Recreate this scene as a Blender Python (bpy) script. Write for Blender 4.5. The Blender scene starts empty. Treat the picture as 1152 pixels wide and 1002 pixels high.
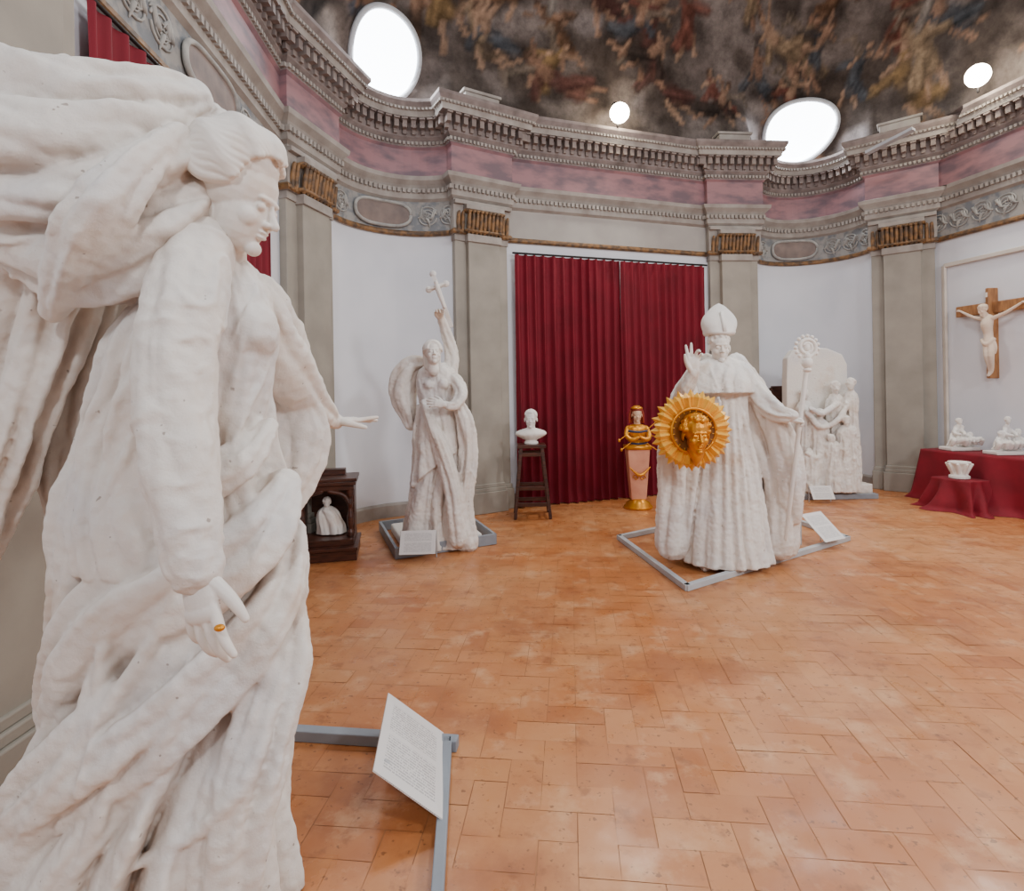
import bpy, bmesh, math, random
import numpy as np
from mathutils import Vector, Matrix, noise
from mathutils.bvhtree import BVHTree
random.seed(4)
pi=math.pi
F=620.0; RR=math.radians(1.0); HC=1.6
cs,sn=math.cos(RR),math.sin(RR)
V=Vector
def fr(x,y,d):
    a=x-576;b=440-y
    return V(((a*cs+b*sn)/F*d,d,HC+(-a*sn+b*cs)/F*d))
def ground(x,y,z=0.0):
    a=x-576;b=440-y
    b2=-a*sn+b*cs
    d=-(HC-z)*F/b2
    return fr(x,y,d)
sc=bpy.context.scene
# ---------------------------------------------------------------- materials
def srgb(c):
    r=[]
    for v in c:
        v/=255.0
        r.append(v/12.92 if v<=0.04045 else ((v+0.055)/1.055)**2.4)
    return (r[0],r[1],r[2],1)
def newmat(name):
    m=bpy.data.materials.new(name);m.use_nodes=True
    nt=m.node_tree
    return m,nt,nt.nodes['Principled BSDF']
def mat(name,c1,c2=None,rough=.6,metal=0,scale=4,bump=.0,bscale=40,detail=6,lo=.35,hi=.7,spec=.5,stretch=None,bdist=.01):
    m,nt,b=newmat(name)
    b.inputs['Roughness'].default_value=rough
    b.inputs['Metallic'].default_value=metal
    b.inputs['Specular IOR Level'].default_value=spec
    tc=nt.nodes.new('ShaderNodeTexCoord')
    co=tc.outputs['Object']
    if stretch:
        mp=nt.nodes.new('ShaderNodeMapping');mp.inputs['Scale'].default_value=stretch
        nt.links.new(co,mp.inputs[0]);co=mp.outputs[0]
    if c2 is None: c2=tuple(v*.88 for v in c1)
    n=nt.nodes.new('ShaderNodeTexNoise');n.inputs['Scale'].default_value=scale;n.inputs['Detail'].default_value=detail
    nt.links.new(co,n.inputs['Vector'])
    r=nt.nodes.new('ShaderNodeValToRGB')
    r.color_ramp.elements[0].position=lo;r.color_ramp.elements[1].position=hi
    r.color_ramp.elements[0].color=srgb(c1);r.color_ramp.elements[1].color=srgb(c2)
    nt.links.new(n.outputs['Fac'],r.inputs['Fac'])
    nt.links.new(r.outputs['Color'],b.inputs['Base Color'])
    if bump>0:
        n2=nt.nodes.new('ShaderNodeTexNoise');n2.inputs['Scale'].default_value=bscale;n2.inputs['Detail'].default_value=5
        nt.links.new(co,n2.inputs['Vector'])
        bp=nt.nodes.new('ShaderNodeBump');bp.inputs['Strength'].default_value=bump;bp.inputs['Distance'].default_value=bdist
        nt.links.new(n2.outputs['Fac'],bp.inputs['Height'])
        nt.links.new(bp.outputs['Normal'],b.inputs['Normal'])
    return m
def emis(name,c,s):
    m,nt,b=newmat(name)
    b.inputs['Base Color'].default_value=srgb(c)
    b.inputs['Emission Color'].default_value=srgb(c)
    b.inputs['Emission Strength'].default_value=s
    return m
def plaster(name,base=(232,228,221),stain=(214,194,174),cool=(222,221,219),bump=.35,spk=True,ao=True):
    m,nt,b=newmat(name)
    b.inputs['Roughness'].default_value=.9
    b.inputs['Specular IOR Level'].default_value=.12
    N=nt.nodes.new;L=nt.links.new
    tc=N('ShaderNodeTexCoord');co=tc.outputs['Object']
    n1=N('ShaderNodeTexNoise');n1.inputs['Scale'].default_value=2.2;n1.inputs['Detail'].default_value=5;n1.inputs['Roughness'].default_value=.55
    L(co,n1.inputs['Vector'])
    r=N('ShaderNodeValToRGB');e=r.color_ramp.elements
    e[0].position=.34;e[0].color=srgb(cool);e[1].position=.48;e[1].color=srgb(base)
    x=e.new(.58);x.color=srgb(base);x=e.new(.74);x.color=srgb(stain)
    L(n1.outputs['Fac'],r.inputs['Fac'])
    out=r.outputs['Color']
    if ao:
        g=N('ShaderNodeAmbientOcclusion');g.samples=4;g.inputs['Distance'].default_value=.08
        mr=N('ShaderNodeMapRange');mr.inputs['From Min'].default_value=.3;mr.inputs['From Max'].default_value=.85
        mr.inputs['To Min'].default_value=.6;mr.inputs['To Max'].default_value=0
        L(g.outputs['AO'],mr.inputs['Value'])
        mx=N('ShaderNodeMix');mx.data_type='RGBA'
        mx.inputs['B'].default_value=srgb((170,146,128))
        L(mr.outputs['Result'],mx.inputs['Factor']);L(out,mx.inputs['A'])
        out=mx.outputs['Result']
    if spk:
        n3=N('ShaderNodeTexNoise');n3.inputs['Scale'].default_value=34;n3.inputs['Detail'].default_value=2
        L(co,n3.inputs['Vector'])
        m3=N('ShaderNodeMapRange');m3.inputs['From Min'].default_value=.72;m3.inputs['From Max'].default_value=.75
        m3.inputs['To Max'].default_value=.6
        L(n3.outputs['Fac'],m3.inputs['Value'])
        mx2=N('ShaderNodeMix');mx2.data_type='RGBA';mx2.inputs['B'].default_value=srgb((120,100,85))
        L(m3.outputs['Result'],mx2.inputs['Factor']);L(out,mx2.inputs['A']);out=mx2.outputs['Result']
    L(out,b.inputs['Base Color'])
    n2=N('ShaderNodeTexNoise');n2.inputs['Scale'].default_value=30;n2.inputs['Detail'].default_value=9;n2.inputs['Roughness'].default_value=.7
    L(co,n2.inputs['Vector'])
    bp=N('ShaderNodeBump');bp.inputs['Strength'].default_value=bump;bp.inputs['Distance'].default_value=.02
    L(n2.outputs['Fac'],bp.inputs['Height']);L(bp.outputs['Normal'],b.inputs['Normal'])
    return m
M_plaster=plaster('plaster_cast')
M_plaster2=plaster('plaster_cast_smooth',bump=.16,spk=False,ao=False)
M_white=mat('white_wall_paint',(226,228,234),(216,219,226),rough=.85,scale=1.5,bump=.05)
M_stone=mat('grey_stone_trim',(166,160,153),(140,132,125),rough=.8,scale=5,bump=.15)
M_stone2=mat('mauve_stone_trim',(144,132,128),(108,98,94),rough=.8,scale=6,bump=.2)
M_plain=mat('plain_grey_frieze',(172,168,162),(156,151,146),rough=.85,scale=2)
M_pil=mat('pilaster_paint',(160,154,143),(144,139,129),rough=.75,scale=3,bump=.05)
M_pink=mat('pink_marble',(156,116,120),(112,92,100),rough=.6,scale=3,lo=.4,hi=.62,detail=10,stretch=(1,1,2.5))
M_gilt=mat('aged_gilding',(140,104,66),(86,68,52),rough=.6,scale=14,metal=.1,lo=.4,hi=.6)
M_orn=mat('painted_ornament',(118,122,126),(152,150,146),rough=.8,scale=9,lo=.42,hi=.56)
M_scroll=mat('scroll_relief',(174,172,166),(132,132,130),rough=.8,scale=9)
M_cart=mat('cartouche_marble',(134,118,110),(106,94,90),rough=.7,scale=6)
M_curt=mat('crimson_curtain',(122,5,33),(108,4,28),rough=.8,scale=3,bump=.08,bscale=160)
M_cloth=mat('crimson_cloth',(130,8,32),(112,5,26),rough=.8,scale=5,bump=.08,bscale=120)
M_dark=mat('dark_metal',(40,36,36),(30,28,28),rough=.5,metal=.6)
M_wood=mat('dark_walnut',(84,46,32),(46,26,20),rough=.35,scale=8,stretch=(1,1,6))
M_oak=mat('cross_wood',(172,122,76),(126,84,50),rough=.5,scale=6,stretch=(4,4,1))
M_bar=mat('grey_painted_rail',(186,190,192),(168,173,177),rough=.6)
M_bar2=mat('blue_grey_platform',(148,156,164),(126,134,144),rough=.6)
M_gold=mat('polished_gold',(230,160,44),(196,120,26),rough=.34,metal=.6,scale=9)
M_goldy=mat('yellow_gilt_petal',(244,190,72),(228,160,48),rough=.4,metal=.2,scale=12)
M_bronze=mat('dark_bronze',(128,80,30),(96,58,22),rough=.5,metal=.3)
M_herm=mat('salmon_marble',(222,160,130),(200,134,108),rough=.4,scale=6)
M_skin=mat('painted_skin',(226,190,160),(210,170,140),rough=.5)
M_hair=mat('red_hair_paint',(170,60,30),(130,44,24),rough=.6)
M_lapis=mat('lapis_enamel',(44,62,96),(28,40,70),rough=.3)
M_frame=mat('window_frame_paint',(190,194,198),(170,174,180),rough=.6)
M_pane=emis('daylight_glass',(238,246,255),13)
M_bulb=emis('lamp_glow',(255,240,214),60)
def signmat():
    m,nt,b=newmat('printed_panel');N=nt.nodes.new;L=nt.links.new
    tc=N('ShaderNodeTexCoord')
    sp=N('ShaderNodeSeparateXYZ');L(tc.outputs['UV'],sp.inputs[0])
    def mth(op,a,bv=None):
        x=N('ShaderNodeMath');x.operation=op
        if hasattr(a,'links'):L(a,x.inputs[0])
        else:x.inputs[0].default_value=a
        if bv is not None:
            if hasattr(bv,'links'):L(bv,x.inputs[1])
            else:x.inputs[1].default_value=bv
        return x.outputs[0]
    yy=mth('MULTIPLY',sp.outputs[1],34.0);fl=mth('FLOOR',yy);fc=mth('FRACT',yy)
    line=mth('GREATER_THAN',fc,.5)
    n=N('ShaderNodeTexNoise');n.inputs['Scale'].default_value=1.0;n.inputs['Detail'].default_value=1
    cb=N('ShaderNodeCombineXYZ');L(mth('MULTIPLY',sp.outputs[0],60.0),cb.inputs[0]);L(mth('MULTIPLY',fl,7.3),cb.inputs[1]);L(cb.outputs[0],n.inputs['Vector'])
    word=mth('GREATER_THAN',n.outputs['Fac'],.44)
    inx=mth('MULTIPLY',mth('GREATER_THAN',sp.outputs[0],.12),mth('LESS_THAN',sp.outputs[0],.88))
    iny=mth('MULTIPLY',mth('GREATER_THAN',sp.outputs[1],.1),mth('LESS_THAN',sp.outputs[1],.9))
    blank=mth('GREATER_THAN',mth('ABSOLUTE',mth('SUBTRACT',sp.outputs[1],.52)),.03)
    f=mth('MULTIPLY',mth('MULTIPLY',mth('MULTIPLY',line,word),mth('MULTIPLY',inx,iny)),mth('MULTIPLY',blank,.5))
    mx=N('ShaderNodeMix');mx.data_type='RGBA';mx.inputs['A'].default_value=srgb((224,222,220));mx.inputs['B'].default_value=srgb((110,110,116))
    L(f,mx.inputs['Factor']);L(mx.outputs['Result'],b.inputs['Base Color']);b.inputs['Roughness'].default_value=.25
    return m
M_sign=signmat()
def fresco():
    m,nt,b=newmat('ceiling_fresco');N=nt.nodes.new;L=nt.links.new
    b.inputs['Roughness'].default_value=.9;b.inputs['Specular IOR Level'].default_value=.1
    at=N('ShaderNodeAttribute');at.attribute_name='paint'
    tc=N('ShaderNodeTexCoord')
    n3=N('ShaderNodeTexNoise');n3.inputs['Scale'].default_value=5;n3.inputs['Detail'].default_value=10;n3.inputs['Roughness'].default_value=.7;L(tc.outputs['Object'],n3.inputs['Vector'])
    r3=N('ShaderNodeValToRGB');r3.color_ramp.elements[0].position=.35;r3.color_ramp.elements[0].color=(.58,.56,.54,1);r3.color_ramp.elements[1].position=.68;r3.color_ramp.elements[1].color=(1.3,1.26,1.22,1)
    L(n3.outputs['Fac'],r3.inputs['Fac'])
    mm=N('ShaderNodeMix');mm.data_type='RGBA';mm.blend_type='MULTIPLY';mm.inputs['Factor'].default_value=1
    L(at.outputs['Color'],mm.inputs['A']);L(r3.outputs['Color'],mm.inputs['B'])
    L(mm.outputs['Result'],b.inputs['Base Color'])
    return m
M_fresco=fresco()
# ---------------------------------------------------------------- mesh tools
def link(o): sc.collection.objects.link(o); return o
def catmull(P,t):
    n=len(P)-1
    i=min(int(t*n),n-1);u=t*n-i
    p0=P[max(i-1,0)];p1=P[i];p2=P[i+1];p3=P[min(i+2,n)]
    return tuple(.5*((2*b)+(-a+c)*u+(2*a-5*b+4*c-d)*u*u+(-a+3*b-3*c+d)*u**3) for a,b,c,d in zip(p0,p1,p2,p3))
def pipe(x): return abs(math.sin(x))**.85-.6
class MB:
    def __init__(s): s.v=[];s.f=[];s.mi=[];s.cur=0;s.uv=None
    def add(s,vs,fs):
        o=len(s.v);s.v.extend([tuple(v) for v in vs]);s.f.extend([tuple(i+o for i in f) for f in fs]);s.mi.extend([s.cur]*len(fs))
    def ell(s,c,r,rot=None,seg=20,rings=12):
        vs=[];fs=[];c=V(c)
        for j in range(1,rings):
            ph=pi*j/rings
            for i in range(seg):
                th=2*pi*i/seg
                p=V((r[0]*math.sin(ph)*math.cos(th),r[1]*math.sin(ph)*math.sin(th),r[2]*math.cos(ph)))
                if rot is not None:p=rot@p
                vs.append(c+p)
        for j in range(rings-2):
            for i in range(seg):
                a=j*seg+i;b=j*seg+(i+1)%seg
                fs.append((a,a+seg,b+seg,b))
        t=V((0,0,r[2]));
        if rot is not None:t=rot@t
        vs.append(c+t);vs.append(c-t);n=len(vs)
        for i in range(seg):
            fs.append((n-2,i,(i+1)%seg));k=(rings-2)*seg
            fs.append((n-1,k+(i+1)%seg,k+i))
        s.add(vs,fs)
    def tube(s,pts,rad,seg=12,sub=4,flat=None,cap=True,folds=None):
        pts=[V(p) for p in pts]
        if not isinstance(rad,(list,tuple)): rad=[rad]*len(pts)
        n=(len(pts)-1)*sub
        Q=[tuple(p)+(r,) for p,r in zip(pts,rad)]
        if sub>1: S=[catmull(Q,i/n) for i in range(n+1)]
        else: S=Q
        P=[V(q[:3]) for q in S];R=[max(q[3],1e-4) for q in S]
        if cap:
            d0=(P[0]-P[1]).normalized();d1=(P[-1]-P[-2]).normalized();a=[];b=[]
            for k in (85,60,30):
                k=math.radians(k)
                a.append((P[0]+d0*R[0]*math.sin(k),R[0]*math.cos(k)))
            for k in (30,60,85):
                k=math.radians(k)
                b.append((P[-1]+d1*R[-1]*math.sin(k),R[-1]*math.cos(k)))
            P=[x[0] for x in a]+P+[x[0] for x in b];R=[x[1] for x in a]+R+[x[1] for x in b]
        vs=[];fs=[];nrm=None;m=len(P)
        for i,p in enumerate(P):
            t=(P[min(i+1,len(P)-1)]-P[max(i-1,0)])
            if t.length<1e-9:t=V((0,0,1))
            t.normalize()
            if nrm is None:
                nrm=t.orthogonal().normalized()
            else:
                nrm=nrm-t*nrm.dot(t)
                if nrm.length<1e-6: nrm=t.orthogonal()
                nrm.normalize()
            bn=t.cross(nrm);w=i/(m-1)
            for k in range(seg):
                th=2*pi*k/seg;rr=R[i]
                if folds:
                    nf,am,tw,sd=folds;c_,s_=math.cos(th),math.sin(th)
                    e=math.sin(pi*min(1,max(0,w*1.0)))**.5
                    f=am*e*(pipe(nf*.5*th+tw*w+1.6*noise.noise(V((c_*.9+sd,s_*.9,w*2))))*(1+.9*noise.noise(V((c_*1.3+sd,s_*1.3+4,w*3))))
                       +.3*pipe(nf*th-tw*w*1.4+2*noise.noise(V((c_+sd,s_+9,w*3.5))))*(.6+1.2*noise.noise(V((c_*1.6,s_*1.6+sd,w*4)))))
                    rr=max(.25*rr,rr+f*min(1,R[i]/.06))
                o=(nrm*math.cos(th)+bn*math.sin(th))*rr
                if flat:
                    ax=flat[0];o=o-ax*(o.dot(ax)*(1-flat[1]))
                vs.append(p+o)
        for i in range(m-1):
            for k in range(seg):
                a=i*seg+k;b=i*seg+(k+1)%seg
                fs.append((a,b,b+seg,a+seg))
        fs.append(tuple(reversed(range(seg))));fs.append(tuple((m-1)*seg+k for k in range(seg)))
        s.add(vs,fs)
    def loft(s,secs,nf=14,amp=.05,seg=160,rows=140,seed=0,warp=1.4,diag=0.0,tilt=0.0,tang=0.0,fine=.35):
        S=[tuple(q)+((1.0,) if len(q)==5 else ()) for q in secs]
        vs=[];fs=[]
        for j in range(rows+1):
            cx,cy,z,rx,ry,am=catmull(S,j/rows)
            t=j/rows
            for i in range(seg):
                th=2*pi*i/seg
                c,s_=math.cos(th),math.sin(th)
                p1=noise.noise(V((c*.9+seed,s_*.9,t*1.3)))*warp
                p2=noise.noise(V((c*1.2+seed*3,s_*1.2,t*2+5)))*warp*1.5
                A1=.75+.9*noise.noise(V((c*1.3+seed,s_*1.3+7,t*2.2)))
                A2=.6+1.3*noise.noise(V((c*1.8+seed,s_*1.8+3,t*3.2)))
                f=amp*am*(A1*pipe(nf*.5*th+p1*2+diag*t*6)+fine*A2*pipe(nf*th+p2*2+diag*t*9+seed)+.5*noise.noise(V((c*1.1+seed,s_*1.1,t*1.6+3))))
                vs.append((cx+(rx+f)*c,cy+(ry+f)*s_,z-tilt*math.cos(th-tang)*t*t))
        for j in range(rows):
            for i in range(seg):
                a=j*seg+i;b=j*seg+(i+1)%seg
                fs.append((a,a+seg,b+seg,b))
        fs.append(tuple(range(seg)));fs.append(tuple(reversed([rows*seg+k for k in range(seg)])))
        s.add(vs,fs)
    def box(s,c,size,rz=0,M=None):
        c=V(c);x,y,z=[k/2 for k in size]
        R=Matrix.Rotation(rz,3,'Z') if M is None else M
        vs=[c+R@V((a*x,b*y,d*z)) for a in(-1,1) for b in(-1,1) for d in(-1,1)]
        s.add(vs,[(0,1,3,2),(4,6,7,5),(0,4,5,1),(2,3,7,6),(0,2,6,4),(1,5,7,3)])
    def bar(s,p0,p1,w,h):
        p0=V(p0);p1=V(p1);d=p1-p0;L=d.length;x=d.normalized()
        up=V((0,0,1)) if abs(x.z)<.9 else V((0,1,0))
        y=up.cross(x).normalized();z=x.cross(y)
        s.box((p0+p1)/2,(L,w,h),M=Matrix((x,y,z)).transposed())
    def lathe(s,c,prof,seg=24):
        c=V(c);vs=[];fs=[]
        for r,z in prof:
            for k in range(seg):
                th=2*pi*k/seg;vs.append(c+V((r*math.cos(th),r*math.sin(th),z)))
        for j in range(len(prof)-1):
            for k in range(seg):
                a=j*seg+k;b=j*seg+(k+1)%seg;fs.append((a,b,b+seg,a+seg))
        fs.append(tuple(reversed(range(seg))));fs.append(tuple((len(prof)-1)*seg+k for k in range(seg)))
        s.add(vs,fs)
    def bvh(s): return BVHTree.FromPolygons(s.v,s.f)
    def obj(s,name,mats,smooth=True,bevel=0,voxel=0,smo=2,disp=0,dscale=.05):
        me=bpy.data.meshes.new(name);me.from_pydata(s.v,[],s.f)
        if not isinstance(mats,(list,tuple)):mats=[mats]
        for m in mats:me.materials.append(m)
        me.polygons.foreach_set('material_index',s.mi)
        me.polygons.foreach_set('use_smooth',[smooth]*len(s.f))
        me.update();o=link(bpy.data.objects.new(name,me))
        if bevel:
            b=o.modifiers.new('bevel','BEVEL');b.width=bevel;b.segments=2;b.limit_method='ANGLE'
        if voxel:
            r=o.modifiers.new('remesh','REMESH');r.mode='VOXEL';r.voxel_size=voxel;r.use_smooth_shade=True
            if smo:
                q=o.modifiers.new('smooth','SMOOTH');q.factor=.5;q.iterations=smo
        return o
def bake(o,fn):
    bpy.context.view_layer.update()
    dg=bpy.context.evaluated_depsgraph_get()
    me=bpy.data.meshes.new_from_object(o.evaluated_get(dg))
    o.modifiers.clear();old=o.data;o.data=me;me.name=old.name
    nr=[v.normal.copy() for v in me.vertices]
    for v,n in zip(me.vertices,nr):
        v.co=v.co+n*fn(v.co,n)
    me.polygons.foreach_set('use_smooth',[True]*len(me.polygons));me.update()
def crumple(a=.003,c=.008,along=(-.3,0,-1),freq=11,seed=0.0,st=.3):
    al=V(along).normalized();a1=al.orthogonal().normalized();a2=al.cross(a1)
    def f(p,n):
        q=V((p.dot(a1)*freq+seed,p.dot(a2)*freq,p.dot(al)*freq*st))
        w=noise.noise(q*.5+V((9,3,1)))
        q=q+V((w*1.0,w*.7,0))
        m=max(0,min(1,.4+1.8*noise.noise(p*3.1+V((seed,5,5)))))
        r=(1-min(1,abs(noise.noise(q))*3.0))
        return a*noise.noise(p*13)+a*.7*noise.noise(p*36)+c*m*(r*r*(3-2*r)-.3)
    return f
def group(name,objs,loc=None):
    e=bpy.data.objects.new(name,None);link(e);e.empty_display_size=.1
    if loc is not None:e.location=loc
    for o in objs:
        o.parent=e
        if loc is not None:o.matrix_parent_inverse=Matrix.Translation(-V(loc))
    return e
CAM=V((0,0,HC))
def ridges(mb,lst,tree=None,emb=.35,seg=12,k_=1.0):
    tree=tree or mb.bvh()
    for pts,r in lst:
        r*=k_
        n=(len(pts)-1)*6;out=[]
        for i in range(n+1):
            q=catmull(pts,i/n)
            dr=(fr(q[0],q[1],1)-CAM).normalized()
            h=tree.ray_cast(CAM,dr)
            if h[0] is not None:out.append(h[0]+dr*r*emb)
        def flush(run):
            if len(run)>4:
                for _ in range(5):
                    run=[run[0]]+[(run[i-1]+run[i]*2+run[i+1])/4 for i in range(1,len(run)-1)]+[run[-1]]
                k=len(run);mb.tube(run,[r*(.15+.85*math.sin(pi*(i+.5)/k)) for i in range(k)],seg=seg,sub=2)
        run=[]
        for p in out:
            if run and (p-run[-1]).length>max(.25,r*6):
                flush(run);run=[]
            run.append(p)
        flush(run)
def S(xl,xr,y,d,ry,am=1.0):
    c=fr((xl+xr)/2,y,d);return (c.x,c.y,c.z,(xr-xl)/2/F*d,ry,am)
def frame(f,u):
    f=V(f).normalized();r=f.cross(V(u)).normalized();u=r.cross(f);return r,f,u
def head(mb,c,H,f,u=(0,0,1),beard=False,hair='short',hseed=1,neck=True,ear=True):
    r,f,u=frame(f,u);c=V(c);R=Matrix((r,f,u)).transposed()
    def P(x,y,z):return c+(r*x+f*y+u*z)*H
    def E(x,y,z,a,b,d):mb.ell(P(x,y,z),(a*H,b*H,d*H),R)
    E(0,-.05,.14,.32,.40,.35)
    E(0,.09,-.14,.25,.28,.34)
    E(0,.12,-.30,.17,.22,.19)
    E(0,.31,.085,.19,.06,.045)
    for s in(-1,1):
        E(s*.15,.22,-.13,.10,.12,.11)
        E(s*.125,.315,0,.06,.045,.04)
        E(s*.045,.385,-.145,.035,.045,.03)
        if ear:E(s*.33,-.03,-.04,.035,.08,.12)
    mb.tube([P(0,.34,.05),P(0,.39,-.04),P(0,.45,-.13)],[.03*H,.033*H,.045*H],seg=10)
    E(0,.355,-.225,.085,.045,.022);E(0,.35,-.275,.075,.045,.024)
    E(0,.31,-.41,.09,.08,.075)
    if neck: mb.tube([P(0,-.05,-.2),P(0,-.10,-.62)],[.2*H,.23*H],seg=16)
    rnd=random.Random(hseed)
    if hair=='curly':
        for k in range(130):
            th=rnd.uniform(0,2*pi);ph=rnd.uniform(0,1.75)
            d=V((math.sin(ph)*math.cos(th),math.sin(ph)*math.sin(th),math.cos(ph)))
            if d.y>.5 and d.z<.62:continue
            q=P(0+d.x*.35,-.05+d.y*.42,.14+d.z*.38)
            mb.ell(q,(H*.07,)*3,None,8,6)
    elif hair=='short':
        for k in range(46):
            th=rnd.uniform(0,2*pi)
            ph0=rnd.uniform(.1,.7)
            pts=[]
            for j in range(4):
                ph=ph0+j*.28;t2=th+j*.12
                d=V((math.sin(ph)*math.cos(t2),math.sin(ph)*math.sin(t2),math.cos(ph)))
                if d.y>.72 and d.z<.55:break
                pts.append(P(d.x*.335,-.05+d.y*.41,.14+d.z*.365))
            if len(pts)>1:mb.tube(pts,[H*.045]*len(pts),seg=7,sub=2)
    elif hair=='long':
        for s in(-1,1):
            for k in range(9):
                b0=.05+k*.2
                pts=[P(s*.35*math.sin(b0)*math.sin(a),-.06+.43*math.cos(a),.17+.38*math.cos(b0)*math.sin(a)) for a in (.75,1.15,1.6,2.05)]
                pts+= [P(s*(.16+.12*math.sin(b0)),-.36,-.15-.03*k),P(s*(.1+.1*math.sin(b0)),-.38,-.5)]
                mb.tube(pts,[.04*H,.055*H,.06*H,.06*H,.06*H,.04*H],seg=8,sub=3)
    if beard:
        for k in range(40):
            x=rnd.uniform(-.2,.2);z=rnd.uniform(-.5,-.3)
            mb.tube([P(x,.26-abs(x)*.5,z+.1),P(x*1.05,.32-abs(x)*.6,z),P(x*.8,.3,z-.14)],[H*.04,H*.045,H*.02],seg=7,sub=2)
    return P
def hand(mb,w,f,n,side,L,curl=(.25,.3,.35,.4),spread=.12,thumb=(.75,.3),scale_r=1.0):
    f=V(f).normalized();n=V(n);n=(n-f*n.dot(f)).normalized();s=f.cross(n)*side;w=V(w)
    def P(a,b,c):return w+(f*a+s*b+n*c)*L
    R=Matrix((s,f,n)).transposed()
    mb.ell(P(.27,0,0),(.21*L,.30*L,.095*L),R)
    mb.ell(P(.42,0,.01),(.22*L,.12*L,.085*L),R)
    mb.ell(P(.05,0,0),(.14*L,.2*L,.1*L),R)
    lens=(.42,.47,.44,.34)
    for i in range(4):
        b=(.165-.11*i)
        p=P(.46-.02*(i==3)-.01*(i==0),b,.005);a=-.12;yaw=(1.5-i)*spread
        pts=[p];ang=curl[i]
        seglen=[lens[i]*.45,lens[i]*.32,lens[i]*.25]
        for k,sl in enumerate(seglen):
            a+=ang*(1 if k else .6)
            d=(f*math.cos(yaw)+s*math.sin(yaw))*math.cos(a)-n*math.sin(a)
            pts.append(pts[-1]+d*sl*L)
        pts=[P(.3,b*.8,0)]+pts
        rr=.052*L*scale_r*(.85 if i==3 else 1)
        mb.tube(pts,[rr*1.1,rr*1.12,rr*1.0,rr*.92,rr*.72],seg=10,sub=3)
    p=P(.12,.12,-.02);d1=(f*math.cos(thumb[0])+s*math.sin(thumb[0])-n*.25).normalized()
    d2=(f*math.cos(thumb[1])+s*math.sin(thumb[1])-n*.3).normalized()
    p1=p+d1*.22*L;p2=p1+(d1+d2).normalized()*.17*L;p3=p2+d2*.14*L
    mb.tube([p,p1,p2,p3],[.085*L,.07*L,.058*L,.042*L],seg=10,sub=3)
# ---------------------------------------------------------------- room plan
A=V((-2.22,5.94));B=V((-.42,7.45));C=V((3.5,8.72));D=V((5.95,8.35))
def ang(a):a=math.radians(a);return V((math.cos(a),math.sin(a)))
PW=.78
pils=[(V((-2.16,2.25)),ang(89)),(A,ang(74)),(B,ang(30)),(C,ang(5)),(D,ang(-38)),(V((7.1,4.6)),ang(-78))]
def inward(t):return V((t.y,-t.x))
def arc(p,q,sag,n=18):
    ch=q-p;c=ch.length;t=ch.normalized();nn=-inward(t)
    R=c*c/8/sag+sag/2;out=[]
    half=math.asin(min(1,c/2/R))
    if sag>R: half=pi-half
    cen=(p+q)/2-nn*(R-sag)
    for i in range(n+1):
        a=-half+2*half*i/n
        out.append(cen+t*R*math.sin(a)+nn*R*math.cos(a))
    return out
def ed(i,s):p,t=pils[i];return p+t*(PW/2*s)
segs=[('left_rear',[V((-2.3,-4)),ed(0,-1)]),('left',[ed(0,1),ed(1,-1)]),('bay_left',arc(ed(1,1),ed(2,-1),.40)),
      ('back',[ed(2,1),ed(3,-1)]),('bay_right',arc(ed(3,1),ed(4,-1),.80,24)),('right',[ed(4,1),ed(5,-1)]),('right_rear',[ed(5,1),V((7.4,-4))])]
BK=.11
path=[];tags=[]
for i,(nm,pts) in enumerate(segs):
    path+=pts;tags+=[nm]*(len(pts)-1)
    if i<6:
        p,t=pils[i];n=inward(t)
        tags+=['pil']
        path+=[p-t*(PW/2)+n*BK,p+t*(PW/2)+n*BK];tags+=['pil','pil']
plain=[]
for i,(nm,pts) in enumerate(segs):plain+=pts
def dirs(P):
    out=[]
    for i in range(len(P)):
        ts=[]
        if i>0:ts.append((P[i]-P[i-1]).normalized())
        if i<len(P)-1:ts.append((P[i+1]-P[i]).normalized())
        ns=[inward(t) for t in ts]
        m=ns[0] if len(ns)==1 else (ns[0]+ns[1])
        m=m.normalized();k=1/max(.35,m.dot(ns[0]))
        out.append(m*k)
    return out
def sweep(name,P,prof,matf,mats,smooth=False):
    mb=MB();N=dirs(P)
    k=len(prof);vs=[]
    for p,n in zip(P,N):
        for o,z in prof:
            q=p+n*o;vs.append((q.x,q.y,z))
    mb.v=vs
    for i in range(len(P)-1):
        for j in range(k-1):
            a=i*k+j
            mb.f.append((a,a+k,a+k+1,a+1));mb.mi.append(matf(i,j))
    return mb.obj(name,mats,smooth)
for nm,pts in segs:
    sweep('wall_'+nm,pts,[(0,0),(0,5.42)],lambda i,j:0,[M_white],smooth=True)
    sweep('baseboard_'+nm,pts,[(0.002,0),(.035,0),(.035,.15),(.02,.17),(.002,.18)],lambda i,j:0,[M_stone])
prof=[(-.02,3.66),(.03,3.66),(.05,3.68),(.05,3.71),(.03,3.73),(.03,4.11),(.07,4.14),(.07,4.28),(.09,4.31),(.14,4.36),(.15,4.41),(.06,4.44),
      (.06,4.78),(.09,4.81),(.09,4.88),(.13,4.92),(.14,5.10),(.26,5.12),(.27,5.19),(.30,5.23),(.33,5.28),(.33,5.32),(.22,5.35),(-.03,5.37)]
def mf(i,j):
    if j in(1,2,3):return 4
    if j==4:return {'back':1,'pil':0}.get(tags[i],2)
    if j==11 or j==12:return 3
    if j in(13,14,15,16):return 5
    return 0 if j<19 else 5
sweep('trim_entablature',path,prof,mf,[M_stone,M_plain,M_orn,M_pink,M_gilt,M_stone2])
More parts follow.
